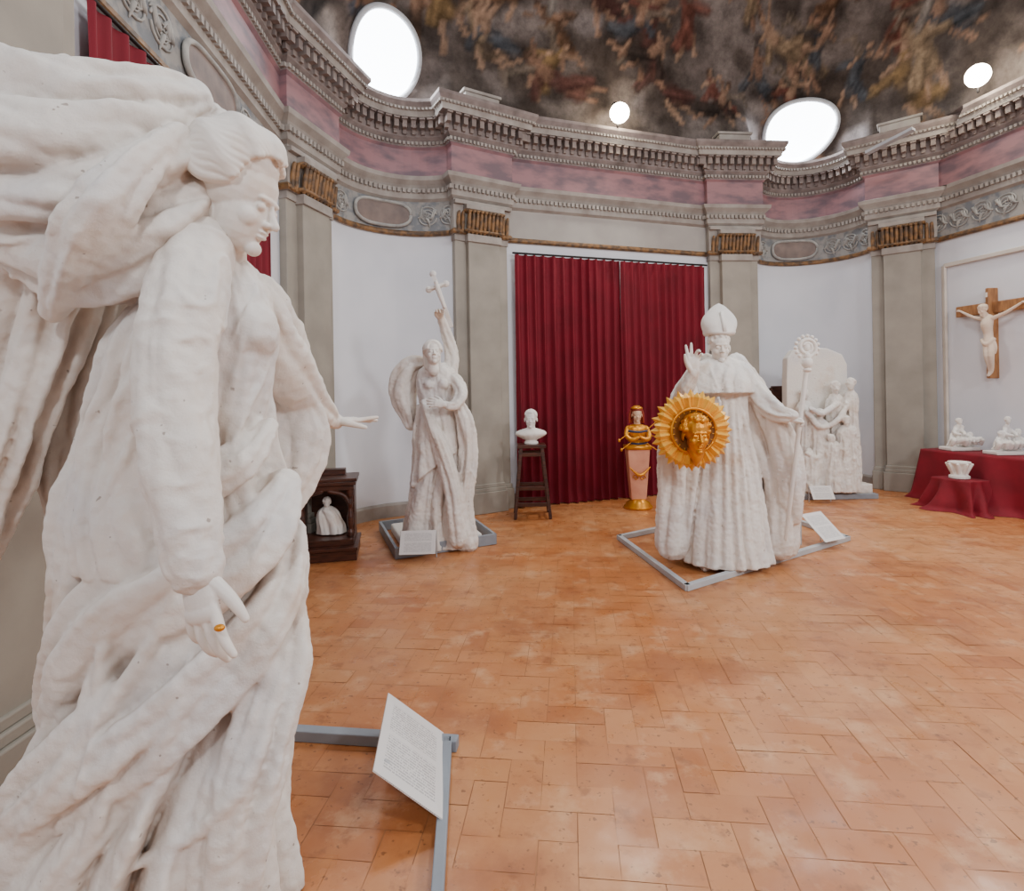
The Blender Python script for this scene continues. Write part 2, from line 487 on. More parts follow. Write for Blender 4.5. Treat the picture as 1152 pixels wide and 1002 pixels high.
def walk(P,step,f,off=0.0):
    N=dirs(P)
    Q=[p+n*off for p,n in zip(P,N)]
    acc=step/2
    for i in range(len(Q)-1):
        a,b=Q[i],Q[i+1];L=(b-a).length
        if L<1e-6:continue
        t=(b-a)/L
        while acc<L:
            f(a+t*acc,t,i);acc+=step
        acc-=L
den=MB();walk(path,.065,lambda p,t,i:den.box((p.x,p.y,4.24),(.036,.05,.055),math.atan2(t.y,t.x)),.08);den.obj('trim_dentils',M_stone,False)
den=MB();walk(path,.055,lambda p,t,i:den.box((p.x,p.y,4.85),(.03,.035,.04),math.atan2(t.y,t.x)),.10);den.obj('trim_bead_course',M_stone,False)
mod=MB()
def modf(p,t,i):
    a=math.atan2(t.y,t.x);n=inward(t)
    mod.box((p.x,p.y,5.045),(.06,.10,.10),a);q=p+n*.015;mod.box((q.x,q.y,5.10),(.075,.13,.022),a)
    q=p-n*.04;mod.box((q.x,q.y,4.975),(.045,.04,.07),a)
walk(path,.115,modf,.185);mod.obj('trim_modillions',mat('modillion_stone',(144,132,125),(112,101,98),rough=.8),False)
den=MB();walk(path,.05,lambda p,t,i:den.box((p.x,p.y,5.205),(.028,.025,.03),math.atan2(t.y,t.x)),.295);den.obj('trim_cornice_beads',M_stone,False)
for k,(p,t) in enumerate(pils):
    n=inward(t);a=math.atan2(t.y,t.x);mb=MB()
    def bx(w,pr,z0,z1):
        c=p+n*(pr/2+.003);mb.box((c.x,c.y,(z0+z1)/2),(w,pr,z1-z0),a)
    bx(PW,.09,0,3.66);bx(.46,.17,0,3.66)
    bx(PW+.06,.13,0,.28);bx(.54,.23,0,.28);bx(PW+.03,.11,.28,.34);bx(.51,.21,.28,.33);bx(.49,.19,.33,.38)
    o1=mb.obj('shaft',M_pil,False,bevel=.008)
    mb=MB()
    bx(PW+.02,.11,3.58,3.66);bx(.5,.2,3.56,3.66)
    bx(.56,.24,3.97,4.03)
    bx(PW+.06,.19,4.04,4.09)
    o2=mb.obj('capital_block',M_stone,False,bevel=.006)
    mb=MB()
    for s in range(-4,5):
        c=p+t*(s*.058)+n*.185
        mb.tube([(c.x,c.y,3.68),(c.x+n.x*.02,c.y+n.y*.02,3.8),(c.x+n.x*.05,c.y+n.y*.05,3.93)],[.02,.03,.02],seg=8,sub=2)
        mb.ell((c.x+n.x*.055,c.y+n.y*.055,3.94),(.026,.026,.026),None,8,6)
    for s in(-1,1):
        for q in(.30,.36):
            c=p+t*(s*q)+n*.15
            mb.tube([(c.x,c.y,3.68),(c.x,c.y,3.8),(c.x+n.x*.03,c.y+n.y*.03,3.93)],[.02,.028,.02],seg=8,sub=2)
    c=p+n*.11;mb.box((c.x,c.y,3.7),(.56,.22,.03),a);mb.box((c.x,c.y,3.955),(.58,.26,.025),a)
    o3=mb.obj('capital_leaves',M_gilt,True)
    mb=MB();c=p+n*.10
    mb.box((c.x,c.y,5.44),(.5,.2,.14),a);mb.box((c.x,c.y,5.53),(.56,.24,.04),a)
    o4=mb.obj('attic_block',M_stone,False,bevel=.01)
    group('trim_pilaster_%d'%(k+1),[o1,o2,o3,o4],(p.x,p.y,0))
# ---------------------------------------------------------------- dome with painted fresco
dm=MB();cen=V((2.3,2.6));rows=120
DP0=[V((-2.3,-4))]+plain[1:-1]+[V((7.4,-4))]
DP=[];U=[];acc=0
for a,b in zip(DP0,DP0[1:]):
    L=(b-a).length;m=max(1,int(L/.05))
    for i in range(m):DP.append(a.lerp(b,i/m));U.append(acc+L*i/m)
    acc+=L
DP.append(DP0[-1]);U.append(acc)
arr=np.array([[p.x,p.y] for p in DP]);sm=arr.copy()
for _ in range(900):
    sm[1:-1]=(sm[:-2]+2*sm[1:-1]+sm[2:])/4
Vr=[]
for j in range(rows+1):
    th=pi/2*.995*j/rows;w=min(1,j/16);w=w*w*(3-2*w)
    for i in range(len(DP)):
        p=V(arr[i]*(1-w)+sm[i]*w)
        q=cen+(p-cen)*math.cos(th)**.9
        dm.v.append((q.x,q.y,5.36+4.4*math.sin(th)))
    Vr.append(5.6*th)
k=len(DP)
for j in range(rows):
    for i in range(k-1):
        a=j*k+i;dm.f.append((a,a+1,a+1+k,a+k));dm.mi.append(0)
dtree=dm.bvh();dome=dm.obj('ceiling',M_fresco,True)
UU=np.tile(np.array(U),rows+1);VV=np.repeat(np.array(Vr),k)
nz=np.array([noise.noise(V((u*.5,v*.5,2.0)))+.5*noise.noise(V((u*1.3,v*1.3,5.0))) for u,v in zip(UU,VV)])
c1=np.array(srgb((74,64,58))[:3]);c2=np.array(srgb((128,118,114))[:3])
w=np.clip(nz*1.2+.5,0,1)[:,None]
col=c1*(1-w)+c2*w
rg=random.Random(21)
def splat(x0,y0,x1,y1,r,c,sh=.55,soft=.25,fold=0):
    lo=np.where((UU>min(x0,x1)-r*1.3)&(UU<max(x0,x1)+r*1.3)&(VV>min(y0,y1)-r*1.3)&(VV<max(y0,y1)+r*1.3))[0]
    if len(lo)==0:return
    u=UU[lo];v=VV[lo];dx,dy=x1-x0,y1-y0;l2=dx*dx+dy*dy+1e-9
    t=np.clip(((u-x0)*dx+(v-y0)*dy)/l2,0,1)
    ex=u-(x0+dx*t);ey=v-(y0+dy*t);d=np.sqrt(ex*ex+ey*ey)/r
    m=np.clip((1-d)/soft,0,1)*.85
    s=1+sh*(ey*.8-ex*.6)/r-.25*d*d
    if fold:s=s*(1+.3*np.sin((ex*dy-ey*dx)/math.sqrt(l2)*fold/r+t*3))
    cc=np.array(srgb(c)[:3])[None,:]*np.clip(s,.15,2)[:,None]
    col[lo]=col[lo]*(1-m[:,None])+cc*m[:,None]
for i in range(560):
    u=rg.uniform(0,acc);v=rg.uniform(-.1,6.5);r=rg.uniform(.12,.45)
    c=rg.choice([(122,112,108),(102,92,88),(132,124,124),(88,78,72),(132,120,112),(80,70,64)])
    if v>2:c=tuple(x*.82 for x in c)
    splat(u,v,u+rg.uniform(-.2,.2),v+rg.uniform(-.06,.06),r,c,.5,.5)
robes=[(112,64,52),(74,80,92),(128,102,62),(70,82,68),(102,74,52),(54,46,42),(142,120,92),(88,54,48),(70,76,84)]
for i in range(230):
    u=rg.uniform(0,acc);v=rg.uniform(.75,6.0)
    sF=rg.uniform(.7,1.15);a=rg.uniform(-1.0,1.0);ca,sa=math.cos(a),math.sin(a);mx_=rg.choice((-1,1))
    def q(x,y):x*=mx_;return u+(x*ca-y*sa)*sF,v+(x*sa+y*ca)*sF
    def sp(x0,y0,x1,y1,r,c,**k_):
        splat(*q(x0,y0),*q(x1,y1),r*sF,c,**k_)
    rb=rg.choice(robes);fl_=rg.choice([(150,116,92),(136,102,80),(160,128,102)])
    j=lambda:rg.uniform(-.08,.08)
    sp(-.1,-.35,.5,-.55,.26,(62,54,50),soft=.7)
    sp(.18+j(),-.5,.42+j(),-.78+j(),.055,fl_);sp(0,-.45,.1+j(),-.85+j(),.05,fl_)
    sp(0,-.05,.16+j(),-.48+j(),.17,rb,fold=5);sp(.1,-.3,.4+j(),-.5+j(),.13,rb,fold=6);sp(-.1,.05,-.4+j(),-.15+j(),.10,rb,fold=6)
    sp(0,-.02,.02,.24,.12,rg.choice([rb,fl_]));sp(.06,.24,.32+j(),.34+j()*2,.045,fl_);sp(-.06,.22,-.26+j(),.04+j()*2,.045,fl_)
    sp(.02,.40,.03,.44,.085,(80,58,44));sp(.03,.38,.035,.41,.068,fl_)
    if rg.random()<.4:
        wc=rg.choice([(136,130,124),(110,98,86)]);sp(-.1,.2,-.45,.45,.09,wc,fold=4);sp(-.4,.44,-.6,.3,.06,wc,fold=4)
lum=col.mean(axis=1,keepdims=True)
col=np.clip((col*.8+lum*.2)*.80,0,1)
ca_=dome.data.color_attributes.new('paint','FLOAT_COLOR','POINT')
ca_.data.foreach_set('color',np.concatenate([col,np.ones((len(col),1))],axis=1).astype(np.float32).ravel())
def oval_window(k,pts,s_t,rx,rz,zc):
    i=int(s_t*(len(pts)-1));p=pts[i];t=(pts[-1]-pts[0]).normalized();n=inward(t)
    mb=MB();vs=[];fs=[];RI,RJ=10,40
    def proj(u,w,off):
        o=p+t*u+n*.9
        h=dtree.ray_cast(V((o.x,o.y,zc+w)),V((-n.x,-n.y,0)))
        if h[0] is None:return V((p.x+t.x*u,p.y+t.y*u,zc+w))
        return h[0]+V((n.x,n.y,0))*off
    vs.append(proj(0,0,.03))
    for a in range(1,RI+1):
        for b in range(RJ):
            th=2*pi*b/RJ;vs.append(proj(rx*a/RI*math.cos(th),rz*a/RI*math.sin(th),.03))
    for b in range(RJ):fs.append((0,1+b,1+(b+1)%RJ))
    for a in range(RI-1):
        for b in range(RJ):
            x=1+a*RJ+b;y=1+a*RJ+(b+1)%RJ;fs.append((x,x+RJ,y+RJ,y))
    mb.add(vs,fs);o=mb.obj('pane',M_pane)
    fb=MB()
    pts2=[proj(rx*1.03*math.cos(2*pi*b/60),rz*1.03*math.sin(2*pi*b/60),.03) for b in range(61)]
    fb.tube(pts2,.035,seg=8,sub=1,cap=False);o2=fb.obj('oval_frame',M_frame)
    group('window_%d'%k,[o,o2],(p.x,p.y,zc))
    return V((p.x+n.x*.4,p.y+n.y*.4,zc)),n
w1=oval_window(1,segs[2][1],.50,.44,.45,5.82)
w2=oval_window(2,segs[4][1],.5,.54,.40,5.80)
def bay_orn(pts,name):
    L=[0]
    for a,b in zip(pts,pts[1:]):L.append(L[-1]+(b-a).length)
    T=L[-1]
    def at(s,z,off):
        s=max(0,min(T-1e-4,s))
        for i in range(len(L)-1):
            if s<=L[i+1]:
                u=(s-L[i])/(L[i+1]-L[i]);t=(pts[i+1]-pts[i]).normalized();n=inward(t)
                q=pts[i].lerp(pts[i+1],u)+n*(.03+off);return V((q.x,q.y,z))
    mb=MB();zc=3.92;vs=[at(T/2,zc,.03)];fs=[];a_,b_=.40,.155
    for k in range(40):
        th=2*pi*k/40;c,s=math.cos(th),math.sin(th)
        vs.append(at(T/2+a_*math.copysign(abs(c)**.6,c),zc+b_*math.copysign(abs(s)**.8,s),.03))
    for k in range(40):fs.append((0,1+k,1+(k+1)%40))
    mb.add(vs,fs);o1=mb.obj('marble_oval',M_cart,True)
    mb=MB();ring=vs[1:]+[vs[1]];mb.tube(ring,.022,seg=8,sub=1,cap=False)
    for sg in(-1,1):
        x=.50
        while T/2-x>.08:
            for v in(-1,1):
                sp=[]
                for k in range(30):
                    u=k/29;r=.12*(1-u*.85);th=u*4.2*pi
                    sp.append(at(T/2+sg*(x+.12+r*math.cos(th)*1.1),zc+v*(.03+r*math.sin(th)*.9)*(1 if v>0 else .9),.006))
                mb.tube(sp,[.010*(1-.5*k/29) for k in range(30)],seg=7,sub=1)
            for k in range(5):
                mb.tube([at(T/2+sg*(x+.05*k),zc-.02,.005),at(T/2+sg*(x+.05*k+.04),zc+.08*math.sin(k*2),.015),at(T/2+sg*(x+.05*k+.06),zc+.15*math.sin(k*2+1),.005)],[.010,.02,.005],seg=6,sub=2)
            x+=.30
    o2=mb.obj('scrollwork',M_scroll,True)
    c=at(T/2,zc,0);group(name,[o1,o2],c)
for i,k in enumerate((2,4,1,5)):bay_orn(segs[k][1],'trim_cartouche_%d'%(i+1))
# ---------------------------------------------------------------- floor
poly=[(p.x,p.y) for p in plain]
def inside(x,y):
    c=False;n=len(poly);j=n-1
    for i in range(n):
        xi,yi=poly[i];xj,yj=poly[j]
        if (yi>y)!=(yj>y) and x<(xj-xi)*(y-yi)/(yj-yi)+xi:c=not c
        j=i
    return c
fm=MB()
fm.v=[(x,y,-.0022) for x,y in poly];fm.f=[tuple(reversed(range(len(poly))))];fm.mi=[0]
W=.14;rot=math.radians(-6);cr,sr=math.cos(rot),math.sin(rot);rnd=random.Random(2)
tcol=[.5]
for ix in range(-62,78):
    for iy in range(-46,92):
        m=(ix-iy)%4
        if m==0:w,h=2,1
        elif m==3:w,h=1,2
        else:continue
        g=.0010/W
        x0,y0,x1,y1=ix+g,iy+g,ix+w-g,iy+h-g
        cx,cy=(x0+x1)/2*W,(y0+y1)/2*W
        X=cx*cr-cy*sr;Y=cx*sr+cy*cr
        if not inside(X,Y):continue
        dz=rnd.uniform(-.0004,.0004);tx=rnd.uniform(-.0006,.0006);ty=rnd.uniform(-.0006,.0006)
        q=[]
        for i_,(a,b) in enumerate(((x0,y0),(x1,y0),(x1,y1),(x0,y1))):
            a=a*W+rnd.uniform(-.0014,.0014);b=b*W+rnd.uniform(-.0014,.0014);q.append((a*cr-b*sr,a*sr+b*cr,dz+(tx if i_ in(0,3) else -tx)+(ty if i_<2 else -ty)))
        fm.add(q,[(0,1,2,3)]);fm.mi[-1]=1;tcol.append(rnd.random())
def floormats():
    g=mat('tile_grout',(180,124,82),(128,84,54),rough=.6,scale=3)
    m,nt,b=newmat('terracotta_tile');N=nt.nodes.new;L=nt.links.new
    at=N('ShaderNodeAttribute');at.attribute_name='tile'
    r=N('ShaderNodeValToRGB');e=r.color_ramp.elements
    e[0].position=0;e[0].color=srgb((168,100,54));e[1].position=1;e[1].color=srgb((194,132,84))
    for p,c in((.15,(178,111,62)),(.5,(181,112,62)),(.9,(186,119,69))):
        x=e.new(p);x.color=srgb(c)
    L(at.outputs['Fac'],r.inputs['Fac'])
    tc=N('ShaderNodeTexCoord')
    def patch(prev,sc_,loc,lo,hi,mx_,c,det=8,stretch=(1,1,1)):
        n=N('ShaderNodeTexNoise');n.inputs['Scale'].default_value=sc_;n.inputs['Detail'].default_value=det;n.inputs['Roughness'].default_value=.62
        mp=N('ShaderNodeMapping');mp.inputs['Location'].default_value=loc;mp.inputs['Scale'].default_value=stretch;L(tc.outputs['Object'],mp.inputs[0]);L(mp.outputs[0],n.inputs['Vector'])
        mr=N('ShaderNodeMapRange');mr.inputs['From Min'].default_value=lo;mr.inputs['From Max'].default_value=hi;mr.inputs['To Max'].default_value=mx_;L(n.outputs['Fac'],mr.inputs['Value'])
        mx=N('ShaderNodeMix');mx.data_type='RGBA';mx.inputs['B'].default_value=srgb(c);L(mr.outputs[0],mx.inputs['Factor']);L(prev,mx.inputs['A'])
        return mx.outputs['Result']
    o=patch(r.outputs['Color'],.8,(0,0,0),.42,.60,.75,(200,142,94))
    o=patch(o,1.7,(4,9,2),.52,.64,.6,(150,86,48))
    o=patch(o,4.0,(1,5,7),.54,.66,.6,(210,162,120))
    o=patch(o,9.0,(8,2,3),.57,.68,.5,(130,76,44),4)
    o=patch(o,30.0,(2,2,3),.64,.70,.6,(98,62,40),2)
    L(o,b.inputs['Base Color'])
    n2=N('ShaderNodeTexNoise');n2.inputs['Scale'].default_value=5;n2.inputs['Detail'].default_value=8;L(tc.outputs['Object'],n2.inputs['Vector'])
    m2=N('ShaderNodeMapRange');m2.inputs['From Min'].default_value=.3;m2.inputs['From Max'].default_value=.7;m2.inputs['To Min'].default_value=.24;m2.inputs['To Max'].default_value=.46;L(n2.outputs['Fac'],m2.inputs['Value']);L(m2.outputs[0],b.inputs['Roughness'])
    bp=N('ShaderNodeBump');bp.inputs['Strength'].default_value=.14;bp.inputs['Distance'].default_value=.01;L(n2.outputs['Fac'],bp.inputs['Height']);L(bp.outputs['Normal'],b.inputs['Normal'])
    return g,m
g_,t_=floormats()
fo=fm.obj('floor',[g_,t_],False)
at=fo.data.attributes.new('tile','FLOAT','FACE');at.data.foreach_set('value',tcol)
# ---------------------------------------------------------------- curtains
def curtain(p0,p1,zt,zb,nf,amp,seed,name,n2):
    p0=V(p0);p1=V(p1);t=(p1-p0);L=t.length;t/=L;n=V(n2)
    mb=MB();nx,nz=nf*16,40;vs=[];fs=[]
    for j in range(nz+1):
        v=j/nz;z=zt+(zb-zt)*v
        for i in range(nx+1):
            u=i/nx
            ph=u*nf*2*pi+noise.noise(V((u*4,v*.6,seed)))*2.2
            a=amp*(.5+.5*v)*(1+.5*noise.noise(V((u*7,v*1.2,seed+4))))
            sv=math.sin(ph);o=a*(math.copysign(abs(sv)**.8,sv))+.012*noise.noise(V((u*20,v*3,seed)))+(0 if v<.95 else (v-.95)*1.0*(.6+noise.noise(V((u*9,seed,3)))))
            s=u*L+.3*a*math.cos(ph)*(1 if 0<i<nx else 0)
            q=p0+t*s+n*(amp*1.5+o);vs.append((q.x,q.y,z))
    for j in range(nz):
        for i in range(nx):
            a=j*(nx+1)+i;fs.append((a,a+1,a+nx+2,a+nx+1))
    mb.add(vs,fs);return mb.obj(name,M_curt,True)
wb0,wb1=segs[3][1];tb=(wb1-wb0).normalized();nb=inward(tb);Lb=(wb1-wb0).length
rodz=3.48
def on(s,off):return wb0+tb*s+nb*off
c1=curtain(on(.12,.02),on(Lb*.515,.02),rodz,.012,12,.06,1.3,'panel_left',nb)
c2=curtain(on(Lb*.525,.02),on(Lb-.12,.02),rodz,.012,11,.06,7.7,'panel_right',nb)
rb=MB();a=on(.10,.11);b=on(Lb-.10,.11);rb.tube([(a.x,a.y,rodz+.02),(b.x,b.y,rodz+.02)],.014,sub=1)
for s in(.3,Lb/2,Lb-.3):
    a=on(s,0.005);b=on(s,.11);rb.tube([(a.x,a.y,rodz+.02),(b.x,b.y,rodz+.02)],.01,sub=1)
c3=rb.obj('curtain_rod',M_dark)
group('curtain',[c1,c2,c3],(on(Lb/2,.1).x,on(Lb/2,.1).y,0))
wl0,wl1=segs[1][1];tl=(wl1-wl0).normalized();nl=inward(tl);Ll=(wl1-wl0).length
def onl(s,off):return wl0+tl*s+nl*off
c1=curtain(onl(.10,.015),onl(Ll-.45,.015),3.60,.012,17,.04,3.1,'panel',nl)
rb=MB();a=onl(.08,.08);b=onl(Ll-.43,.08);rb.tube([(a.x,a.y,3.615),(b.x,b.y,3.615)],.012,sub=1)
c2=rb.obj('curtain_rod',M_dark);group('curtain.001',[c1,c2],(onl(1,.1).x,onl(1,.1).y,0))
wr0,wr1=segs[5][1];tr=(wr1-wr0).normalized();nr=inward(tr)
def onr(s,off,z=0):q=wr0+tr*s+nr*off;return V((q.x,q.y,z))
pm=MB()
for a,b in((onr(.15,.025,3.3),onr(2.6,.025,3.3)),(onr(.15,.025,3.3),onr(.15,.025,.3)),(onr(2.6,.025,3.3),onr(2.6,.025,.3))):
    pm.bar(a,b,.04,.06)
pm.obj('trim_wall_panel',mat('cream_moulding',(214,206,196),(196,188,176)),False,bevel=.01)
# ---------------------------------------------------------------- angel statue
def T(lst):return [fr(a,b,c) for a,b,c,r in lst],[r for a,b,c,r in lst]
mb=MB()
secs=[S(118,296,520,1.7,.17,.3),S(92,308,590,1.7,.22,.7),S(84,312,680,1.72,.25,1),S(84,318,760,1.72,.27,1.1),S(56,304,840,1.7,.29,1.2),S(8,296,920,1.68,.31,1.3),S(-30,306,1025,1.66,.34,1.3)]
zb=secs[-1];secs[-1]=(zb[0],zb[1],.004)+zb[3:]
mb.loft(secs,nf=12,amp=.085,seg=320,rows=200,seed=1.7,diag=.65,warp=1.8,fine=.3)
mb.loft([S(224,278,292,1.66,.08,.1),S(186,294,325,1.66,.14,.4),S(136,308,375,1.66,.18,.6),S(120,300,440,1.66,.18,.8),S(108,302,490,1.68,.20,1.0),S(92,314,560,1.7,.235,1.2),S(92,312,620,1.71,.24,1.0)],
        nf=12,amp=.048,seg=300,rows=160,seed=5.2,diag=-.5,warp=2.2,fine=.4)
flc=(V((0,1,0)),.65)
for sd,(lst,fo_) in enumerate((([(318,545,1.66,.05),(285,600,1.56,.09),(215,655,1.50,.11),(130,700,1.50,.11),(82,770,1.56,.08),(60,830,1.60,.04)],(5,.05,1.6,3.1)),
    ([(326,600,1.68,.05),(300,680,1.58,.09),(230,760,1.50,.11),(140,830,1.46,.12),(60,890,1.46,.10),(0,950,1.48,.06)],(5,.055,1.6,7.7)),
    ([(112,470,1.60,.04),(102,540,1.56,.07),(92,610,1.56,.08),(84,700,1.60,.07),(80,760,1.66,.04)],(5,.04,1.2,1.9)),
    ([(322,650,1.66,.04),(318,740,1.58,.07),(290,830,1.52,.09),(262,920,1.48,.10),(250,1010,1.46,.09)],(5,.045,1.0,5.9)),
    ([(300,480,1.62,.03),(270,520,1.54,.05),(200,545,1.50,.055),(130,530,1.55,.045)],(4,.025,3,2.2)))):
    p,r=T(lst);mb.tube(p,r,seg=72,sub=14,flat=flc,folds=fo_)
fl=(V((.25,.97,0)).normalized(),.62)
p,r=T([(228,150,1.70,.10),(190,185,1.62,.19),(130,195,1.56,.25),(60,190,1.52,.27),(-30,170,1.5,.24),(-100,190,1.5,.15)])
mb.tube(p,r,seg=160,sub=24,flat=fl,folds=(10,.08,2.6,1.1))
p,r=T([(226,232,1.60,.07),(180,262,1.52,.12),(115,280,1.50,.14),(50,262,1.50,.13),(0,235,1.5,.10)])
mb.tube(p,r,seg=120,sub=20,flat=fl,folds=(7,.055,2.0,3.3))
p,r=T([(218,108,1.62,.05),(165,112,1.54,.08),(95,112,1.50,.09),(20,90,1.48,.08),(-40,80,1.48,.05)])
mb.tube(p,r,seg=80,sub=20,folds=(5,.03,2,6.3))
p,r=T([(200,150,1.50,.03),(150,190,1.40,.05),(110,240,1.36,.06),(80,300,1.42,.05),(60,350,1.52,.03)])
mb.tube(p,r,seg=60,sub=14,folds=(4,.025,2,9.3))
p,r=T([(70,240,1.64,.18),(42,350,1.66,.17),(8,450,1.66,.15),(-14,540,1.66,.12),(-22,615,1.66,.07)])
mb.tube(p,r,seg=140,sub=22,flat=(V((.3,.95,0)).normalized(),.6),folds=(9,.075,1.2,4.4))
p,r=T([(120,290,1.74,.14),(86,400,1.76,.12),(70,500,1.78,.09),(70,590,1.8,.05)])
mb.tube(p,r,seg=90,sub=18,flat=fl,folds=(6,.045,1.0,8.4))
p,r=T([(282,340,1.8,.10),(312,405,1.95,.12),(335,445,2.12,.10),(362,468,2.3,.065)])
mb.tube(p,r,seg=80,sub=16,folds=(5,.03,2.4,2.4))
p,r=T([(318,430,2.02,.08),(331,485,2.08,.12),(326,540,2.05,.09),(314,580,2.0,.04)])
mb.tube(p,r,seg=80,sub=14,flat=(V((.5,-.86,0)).normalized(),.55),folds=(6,.035,.8,5.4))
mb.ell(fr(292,372,1.62),(.05,.08,.08));mb.ell(fr(290,372,1.82),(.05,.08,.08))
tree=mb.bvh()
R_=[([(300,335),(275,380),(262,430),(255,490)],.014),([(306,400),(288,440),(268,480),(258,530)],.016),([(290,350),(262,400),(250,440)],.012),
    ([(150,420),(130,470),(118,520)],.020),([(158,470),(140,520),(120,560)],.018),
    ([(200,640),(175,720),(120,800),(60,880),(10,960)],.026),
    ([(222,720),(200,800),(160,880),(100,960),(60,1010)],.028),([(285,700),(272,802),(250,880),(240,1000)],.026),
    ([(310,760),(295,840),(262,900),(200,950),(120,985)],.024)]
ridges(mb,R_,tree,emb=.45)
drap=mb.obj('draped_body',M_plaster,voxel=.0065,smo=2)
cA=crumple(.005,.007,(-.93,.1,-.3),8,1.0,.35);cB=crumple(.005,.007,(-.4,0,-1),9,4.0,.3)
bake(drap,lambda p,n:cA(p,n) if (p.z>2.0 and p.x<-.8) else cB(p,n))
mb=MB()
p,r=T([(225,280,1.56,.095),(208,350,1.45,.098),(196,430,1.39,.093),(202,515,1.34,.086),(214,590,1.31,.071),(220,642,1.30,.058)])
mb.tube(p,r,seg=60,sub=14,folds=(5,.012,5,1.4))
tr2=mb.bvh()
ridges(mb,[([(160,370),(200,385),(240,372)],.010),([(155,410),(195,425),(236,410)],.011),([(158,450),(195,470),(238,455)],.009),([(163,480),(205,500),(240,488)],.009),([(170,540),(210,548),(248,530)],.010),
    ([(182,585),(215,597),(250,585)],.010),([(190,618),(222,630),(252,617)],.011),([(193,640),(222,650),(250,638)],.012),([(185,300),(210,340),(240,350)],.014),([(175,330),(175,400),(170,460)],.012)],tr2,emb=.5)
slv=mb.obj('near_sleeve',M_plaster,voxel=.0055,smo=2)
bake(slv,crumple(.005,.006,(1,.2,.3),12,2.0,.3))
mb=MB();hc=fr(268,226,1.60);HH=.285
fd=V((.90,-.02,-.34));fu=(.25,0,1)
P=head(mb,hc,HH,fd,fu,hair='none',neck=False,ear=False)
a=P(0,-.1,-.2);mb.tube([a,fr(252,290,1.63),fr(238,335,1.66)],[.058,.062,.09],seg=20)
hr,hf,hu=frame(fd,fu)
mb.ell(P(0,-.16,.32),(.35*HH,.45*HH,.38*HH),Matrix((hr,hf,hu)).transposed())
def HP(al,be,s,k=1.0):
    d=V((s*math.sin(be)*math.sin(al),math.cos(al),math.cos(be)*math.sin(al)))
    return P(d.x*.38*k,-.13+d.y*.48*k,.27+d.z*.47*k)
for s in(-1,1):
    for kk in range(17):
        be0=.02+kk*.125
        pts=[];a0=.50+.045*kk
        for j in range(9):
            al=a0+j*.28
            pts.append(HP(al,be0*(1-.03*j)+.09*math.sin(j*1.5+kk*1.1),s,1.0+.05*math.sin(j*1.3+kk)+.03*j/7))
        mb.tube(pts,[.010,.017,.020,.021,.022,.022,.021,.019,.014],seg=9,sub=5)
rn=random.Random(5)
mb.ell(P(0,-.60,.10),(.22*HH,.2*HH,.24*HH))
for k in range(26):
    th=rn.uniform(0,2*pi);ph=rn.uniform(0,pi)
    c=P(0,-.62,.10)
    pp=[c+V((math.cos(th+j*.5)*math.sin(ph),math.sin(th+j*.5)*math.sin(ph),math.cos(ph)))*HH*.24 for j in range(4)]
    mb.tube(pp,[.010,.014,.014,.010],seg=8)
hd=mb.obj('head',M_plaster2,voxel=.0035,smo=2)
mb=MB()
wv=fr(221,640,1.30)
hand(mb,wv,(fr(236,742,1.27)-wv),(-.35,-.92,.1),-1,.24,curl=(.18,.28,.36,.45),spread=.14,thumb=(.62,.25))
h1=mb.obj('right_hand',M_plaster2,voxel=.0028,smo=2)
mb=MB()
p0=fr(360,467,2.28);mb.tube([p0,fr(378,474,2.36)],[.045,.034],seg=14)
hand(mb,fr(376,474,2.35),(fr(412,473,2.45)-fr(376,474,2.35)),(0,.1,1),1,.20,curl=(.0,.1,.12,.1),spread=.2,thumb=(.9,.7))
h2=mb.obj('left_hand',M_plaster2,voxel=.0035,smo=2)
mb=MB();mb.ell(fr(247,706,1.235),(.012,.01,.008));g0=mb.obj('gold_token',M_gold)
group('angel_statue',[drap,slv,hd,h1,h2,g0],(-1.2,1.7,0))
mb=MB()
a=ground(300,822,.026);b=ground(515,836,.026);a.z=b.z=.026
mb.bar(b,b+(a-b).normalized()*.95,.055,.05)
e=V((-.225,1.25,.026));c=ground(504,826,.026);c.z=.026;mb.bar(c+(e-c).normalized()*.05,e,.04,.05)
mb.obj('floor_rail',M_bar2,False,bevel=.004)
def panel(name,c4,th=.006,stand=None,mt=M_sign):
    c=[V(x) for x in c4];n=(c[1]-c[0]).cross(c[3]-c[0]).normalized()*th
    if n.z<0:n=-n
    mb=MB();mb.add([*c,*[x-n for x in c]],[(0,1,2,3),(7,6,5,4),(0,4,5,1),(1,5,6,2),(2,6,7,3),(3,7,4,0)])
    o=mb.obj('printed_sheet',mt,False)
    uv=o.data.uv_layers.new(name='UVMap')
    for i in range(4):uv.data[i].uv=((0,1),(1,1),(1,0),(0,0))[i]
    m2=MB()
    if stand:
        for a,b in stand:m2.bar(a,b,.012,.012)
    else:
        for i in(0,1):
            p=c[i]-n;q=V((p.x,p.y,0.0));m2.bar(p,q,.01,.01)
    o2=m2.obj('support',M_bar,False)
    group(name,[o,o2],tuple((c[0]+c[2])/2))
panel('info_panel',[fr(437,779,2.5),fr(499,824,2.52),fr(498,921,2.0),fr(420,866,2.02)],
      stand=[(fr(445,795,2.48),V((-.33,2.46,.01))),(fr(432,855,2.1),V((-.30,2.1,.01)))])
